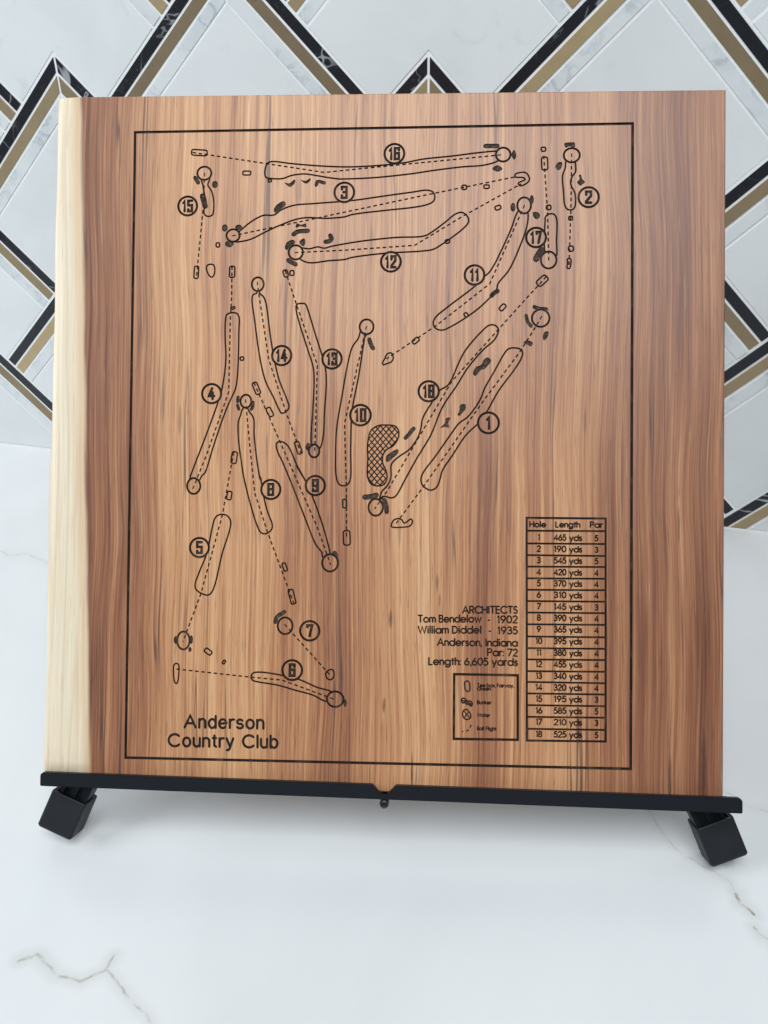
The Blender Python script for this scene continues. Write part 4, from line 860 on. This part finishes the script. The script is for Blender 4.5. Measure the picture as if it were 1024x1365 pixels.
def classify(src):
    tg = {}
    for i in src: tg.setdefault(tags[i][1], tags[i][0])
    body = 'sap' if any(tags[i][0] == 'sap' for i in src) else 'heart'
    if 'inner' in tg and 'digit' in tg: return (tg['digit'], 3)
    if 'digit' in tg: return (tg['digit'], 2)
    hit = [tags[i] for i in src if tags[i][1] == 'ring']
    if hit: return (hit[0][0], 1)
    if 'badgedisc' in tg: return (body, 0)
    if 'path' in tg: return (tg['path'], 1)
    if 'greendisc' in tg: return (body, 0)
    for c in ('text', 'line'):
        if c in tg: return (tg[c], 1)
    if 'pocket' in tg: return (tg['pocket'], 3)
    if 'scorch' in tg: return (body, 4)
    return (body, 0)
DEPTH = {0: 0.0, 4: 0.0, 1: -.9, 2: -.8, 3: -.7}
lab = [classify(s) for s in of]
def surf_z(x, y):
    d = x-left_x(y); return -1.3*((8-d)/8)**2 if d < 8 else 0.0
S = .001
def P3(v, z): return (v.x*S, v.y*S-FOOT, (surf_z(v.x, v.y)+z)*S)
emap = {}
for fi, f in enumerate(rf):
    for i in range(len(f)): emap.setdefault((f[i], f[(i+1) % len(f)]), fi)
build = {}
def bucket(el):
    return build.setdefault(el, {'v': [], 'f': [], 'm': {}, 'mi': []})
def vid(b, key, co):
    if key not in b['m']: b['m'][key] = len(b['v']); b['v'].append(co)
    return b['m'][key]
for fi, f in enumerate(rf):
    el, dc = lab[fi]; z = DEPTH[dc]; b = bucket(el)
    a2 = sum(rv[f[i]].x*rv[f[(i+1) % len(f)]].y-rv[f[(i+1) % len(f)]].x*rv[f[i]].y for i in range(len(f)))
    if abs(a2) < 1e-9: continue
    b['f'].append([vid(b, (i, 0 if dc == 4 else dc), P3(rv[i], z)) for i in f]); b['mi'].append(dc)
    if dc in (0, 4): continue
    for i in range(len(f)):
        p, q = f[i], f[(i+1) % len(f)]; nf = emap.get((q, p))
        if nf is None: continue
        zn = DEPTH[lab[nf][1]]
        if zn > z+1e-6:
            b['f'].append([vid(b, (q, dc), P3(rv[q], z)), vid(b, (p, dc), P3(rv[p], z)), vid(b, (p, lab[nf][1] % 4), P3(rv[p], zn)), vid(b, (q, lab[nf][1] % 4), P3(rv[q], zn))]); b['mi'].append(dc)

# sides, arris and back of the two wood pieces, as loops round each piece
def extrude_side(b, loop, outer):
    """loop: face outline (at z=0 less edge), outer: the same points pushed out to the real edge"""
    n = len(loop); rings = []
    ring0 = [vid(b, ('s', 0, i), P3(Vector(p), 0)) for i, p in enumerate(loop)]
    def base(p): return surf_z(p[0], p[1])
    rings.append(ring0)
    for j, (pts, z) in enumerate(((outer, -.8), (outer, -THICK*1000+.8), (loop, -THICK*1000))):
        rings.append([vid(b, ('s', j+1, i), (p[0]*S, p[1]*S-FOOT, (z+(base(loop[i]) if j == 0 else 0))*S)) for i, p in enumerate(pts)])
    for r0, r1 in zip(rings[:-1], rings[1:]):
        for i in range(n-1): b['f'].append([r0[i], r0[i+1], r1[i+1], r1[i]]); b['mi'].append(0)
    return rings[-1]
bs = bucket('sap'); bh = bucket('heart')
push = lambda p, dx, dy: (p[0]+dx, p[1]+dy)
# sapwood: from the seam at the bottom, round the left, to the seam at the top
lpS = [colS[0]]+colL+[colS[-1]]
ouS = [push(colS[0], 0, -IN)]+[push(colL[0], -.5, -IN)]+[push(p, -.5, 0) for p in colL[1:-1]]+[push(colL[-1], -.5, IN)]+[push(colS[-1], 0, IN)]
bk = extrude_side(bs, lpS, ouS); bs['f'].append(bk); bs['mi'].append(0)
lpH = [colS[-1], colR[1], colR[0], colS[0]]
ouH = [push(colS[-1], 0, IN), push(colR[1], IN, IN), push(colR[0], IN, -IN), push(colS[0], 0, -IN)]
bk = extrude_side(bh, lpH, ouH); bh['f'].append(bk); bh['mi'].append(0)

def mk(name, el, mats, parent):
    b = build.get(el)
    me = bpy.data.meshes.new(name)
    if b:
        me.from_pydata(b['v'], [], b['f']); 
        for m in mats: me.materials.append(m)
        me.polygons.foreach_set('material_index', [min({0: 0, 1: 0, 2: 0, 3: len(mats)-1, 4: 1}[i], len(mats)-1) for i in b['mi']])
    o = bpy.data.objects.new(name, me); col.objects.link(o); o.parent = parent; build.pop(el, None); return o

board = bpy.data.objects.new('wooden_board', None); col.objects.link(board); board.matrix_world = MB
board.empty_display_size = .05
setp(board, 'engraved wooden golf course map board with a pale sapwood edge, standing on the black easel', 'wooden board')
def fix(o):
    bm = bmesh.new(); bm.from_mesh(o.data); bmesh.ops.remove_doubles(bm, verts=bm.verts, dist=2e-7); bmesh.ops.recalc_face_normals(bm, faces=bm.faces)
    # face outline normals must look out of the board's front
    up = sum(f.calc_area()*f.normal.z for f in bm.faces if f.calc_center_median().z > -.003)
    if up < 0: bmesh.ops.reverse_faces(bm, faces=bm.faces)
    bm.to_mesh(o.data); bm.free()
hw = mk('heartwood_panel', 'heart', [M_wood, M_scorch], board); sw = mk('sapwood_edge', 'sap', [M_wood, M_scorch], board); fix(hw); fix(sw)
for p in sw.data.polygons: p.use_smooth = p.normal.z > .6
sw['label'] = 'pale cream sapwood strip along the left edge'
mk('border_groove', 'border', [M_groove], board)
for n in range(1, 19):
    k = f'h{n}'
    root_el = k+':fairway' if k+':fairway' in build else k+':green'
    root = mk('course_hole', root_el, [M_groove], board); root['label'] = f'engraved plan of hole {n} with its number in a circle'
    for el in sorted(e for e in build if e.startswith(k+':')):
        kind = el.split(':')[1].rstrip('0123456789')
        nm = {'flight': 'ball_flight_line', 'green': 'green_outline', 'tee': 'tee_box', 'bunker': 'bunker', 'number': 'hole_number'}[kind]
        o = mk(nm, el, [M_pocket] if kind == 'bunker' else [M_groove, M_pocket] if kind == 'number' else [M_groove], root)
        if kind == 'number': o['label'] = f'number {n} in a circle'
mk('water_hazard', 'water', [M_groove], board)['label'] = 'cross-hatched kidney shaped pond'
tb = mk('score_table', 'table', [M_groove], board); tb['label'] = 'ruled table of hole, length and par'
mk('header_text', 'table:head', [M_groove], tb)['label'] = 'Hole Length Par'
ROWS = [(465, 5), (190, 3), (545, 5), (420, 4), (370, 4), (310, 4), (145, 3), (390, 4), (365, 4), (395, 4), (380, 4), (455, 4), (340, 4), (320, 4), (195, 3), (585, 5), (210, 3), (525, 5)]
for i in range(18): mk('row_text', f'table:row{i}', [M_groove], tb)['label'] = f'{i+1}  {ROWS[i][0]} yds  {ROWS[i][1]}'
for i, s in enumerate(('Anderson', 'Country Club')): mk('title_lettering', f'title:{i}', [M_letter], board)['label'] = s
for i, s in enumerate(('ARCHITECTS', 'Tom Bendelow - 1902', 'William Diddel - 1935', 'Anderson, Indiana', 'Par: 72', 'Length: 6,605 yards')): mk('credit_lettering', f'credit:{i}', [M_letter], board)['label'] = s
lg = mk('legend_box', 'legend', [M_groove], board); lg['label'] = 'small framed key to the map symbols'
for i, s in enumerate(('Tee box, Fairway, Green', 'Bunker', 'Water', 'Ball Flight')):
    mk('legend_symbol', f'legend:i{i}', [M_letter], lg); mk('legend_text', f'legend:t{i}', [M_letter], lg)['label'] = s
print('left over', list(build))

# ------------------------------------------------------------------ easel
easel = bpy.data.objects.new('display_easel', None); col.objects.link(easel); easel.matrix_world = MB; easel.empty_display_size = .05
setp(easel, 'black metal tripod easel with square rubber feet holding up the wooden board', 'easel')
F0 = -FOOT
def yy(v): return v/1000.0+F0
# ledge: front lip with a V notch, and the shelf the board stands on
def lip_y(x, e): return (-196.5+(x+197.7)*(-5.1/407)) if e else (-204.5+(x+197.7)*(-5.6/407))
xs0, xs1 = -197.9, 209.5
poly = [(xs0, lip_y(xs0, 1)), (xs0, lip_y(xs0, 0)), (xs1, lip_y(xs1, 0)), (xs1, lip_y(xs1, 1)), (13.0, lip_y(13, 1)), (7.3, -205.0), (5.0, -205.0), (-.8, lip_y(-.8, 1))]
poly = round_poly(poly, [2.6, 1.0, 1.0, 2.6, .8, .5, .5, .8], 5)
bm = bmesh.new(); prism(bm, [(x/1000, yy(y)) for x, y in poly], .0008, .0050); bevel(bm, .0005, 2, 50)
ledge = from_bm('ledge', bm, M_metal, easel)
bm = bmesh.new(); sh = [(xs0+.3, lip_y(xs0, 0)+.35), (xs1-.3, lip_y(xs1, 0)+.35), (xs1-.3, lip_y(xs1, 0)+2.0), (xs0+.3, lip_y(xs0, 0)+2.0)]
prism(bm, [(x/1000, yy(y)) for x, y in sh], -.0225, .0009); bevel(bm, .0003)
from_bm('shelf', bm, M_metal, easel)
# pivot screw under the notch
bm = bmesh.new(); r = .0027; cy = yy(-210.1); n = 20
def ringv(rr, z, nn=n, ph=0): return [bm.verts.new((.0062+rr*math.cos(2*math.pi*i/nn+ph), cy+rr*math.sin(2*math.pi*i/nn+ph), z)) for i in range(nn)]
R = [ringv(r, -.004), ringv(r, .0040), ringv(r*.86, .0048), ringv(r*.55, .0050)]
R.append(ringv(r*.50, .0036))
for a, b in zip(R[:-1], R[1:]):
    for i in range(n): bm.faces.new((a[i], a[(i+1) % n], b[(i+1) % n], b[i]))
bm.faces.new(R[-1]); bm.faces.new(R[0][::-1])
scw = from_bm('screw', bm, M_screw, easel)
# front legs: open channels running up behind the board, each in a square rubber foot
HUB = Vector((.0055, yy(180)))
LEGZ0, LEGZ1 = -.0205, -.0330
def channel(name, a, b, w, z0, z1, parent, mat=M_metal, t=.0014):
    """grooved bar between two points of the easel plane"""
    d = (b-a); L = d.length; d /= L; nrm = Vector((-d.y, d.x)); bm = bmesh.new()
    g = .0016; k1, k2 = w/2-.0028, .0016
    sec = [(-w/2, z0), (-w/2, z1), (w/2, z1), (w/2, z0), (k1, z0), (k1, z0-g), (k2, z0-g), (k2, z0-.0003), (-k2, z0-.0003), (-k2, z0-g), (-k1, z0-g), (-k1, z0)]
    A = [bm.verts.new((*(a+nrm*u), z)) for u, z in sec]; B = [bm.verts.new((*(b+nrm*u), z)) for u, z in sec]
    m = len(sec)
    for i in range(m): bm.faces.new((A[i], A[(i+1) % m], B[(i+1) % m], B[i]))
    bm.faces.new(A[::-1]); bm.faces.new(B)
    return from_bm(name, bm, mat, parent)
CAPF, CAPB = -0.01782, -0.03822
for quad in [[[-199.08, -212.8], [-209.6, -234.68], [-188.14, -244.41], [-180.47, -223.35]], [[211.36, -218.06], [220.46, -240.48], [199.55, -249.43], [190.91, -227.86]]]:
    q = [Vector((x/1000, yy(y))) for x, y in quad]           # outer top, outer bottom, inner bottom, inner top
    ax = ((q[0]+q[3])/2-(q[1]+q[2])/2).normalized(); nrm = Vector((-ax.y, ax.x)); c = sum(q, Vector((0, 0)))/4
    if nrm.x < 0: nrm = -nrm
    wd = .0232; lh = .0240
    bot = c-ax*lh/2; d = (HUB-bot).normalized()
    leg = channel('leg', bot+ax*.004, HUB, .0182, LEGZ0-.0005, LEGZ1, easel)
    # foot: hollow square cap, its mouth open upward
    bm = bmesh.new(); w = wd/2; t = .0022
    outer = round_poly([(-w, CAPF), (w, CAPF), (w, CAPB), (-w, CAPB)], .0016, 3); innr = [(-w+t, CAPF-t), (w-t, CAPF-t), (w-t, CAPB+t), (-w+t, CAPB+t)]
    innr = round_poly(innr, .0008, 3)
    def ring(sec, s): return [bm.verts.new((*(bot+nrm*u+ax*s), z)) for u, z in sec]
    shr = [(u*.93, (z-(CAPF+CAPB)/2)*.93+(CAPF+CAPB)/2) for u, z in outer]
    RR = [ring(shr, 0), ring(outer, .0012), ring(outer, lh-.0006), ring([(u*.975, (z-(CAPF+CAPB)/2)*.975+(CAPF+CAPB)/2) for u, z in outer], lh), ring(innr, lh-.0002), ring(innr, .006)]
    nn = len(outer)
    for a_, b_ in zip(RR[:-1], RR[1:]):
        for i in range(nn): bm.faces.new((a_[i], a_[(i+1) % nn], b_[(i+1) % nn], b_[i]))
    bm.faces.new(RR[0][::-1]); bm.faces.new(RR[-1])
    cap = from_bm('rubber_foot', bm, M_rubber, leg)
    cap['label'] = 'square black rubber foot cap'
bm = bmesh.new(); prism(bm, round_poly([(HUB.x-.020, HUB.y-.020), (HUB.x+.020, HUB.y-.020), (HUB.x+.012, HUB.y+.012), (HUB.x-.012, HUB.y+.012)], .003, 3), -.0345, -.0186); bevel(bm, .0008)
from_bm('hub', bm, M_metal, easel)
# rear leg, down to the counter behind the board
inv = MB.inverted(); a3 = Vector((HUB.x, HUB.y-.004, -.034)); hubw = MB @ a3
endw = Vector((hubw.x-.035, min(hubw.y+.16, -.035), .004)); b3 = inv @ endw
def tube(name, a, b, r, mat, parent, n=12):
    d = (b-a).normalized(); u = d.orthogonal().normalized(); v = d.cross(u); bm = bmesh.new(); A = []; B = []
    for i in range(n):
        o = u*math.cos(2*math.pi*i/n)*r+v*math.sin(2*math.pi*i/n)*r; A.append(bm.verts.new(a+o)); B.append(bm.verts.new(b+o))
    for i in range(n): bm.faces.new((A[i], A[(i+1) % n], B[(i+1) % n], B[i]))
    bm.faces.new(A[::-1]); bm.faces.new(B); return from_bm(name, bm, mat, parent, False)
rl = tube('leg', a3, b3, .0055, M_metal, easel); rl['label'] = 'rear leg behind the board'
dd = (a3-b3).normalized(); tube('rubber_foot', b3+dd*.022, b3+dd*.0005, .0085, M_rubber, rl)
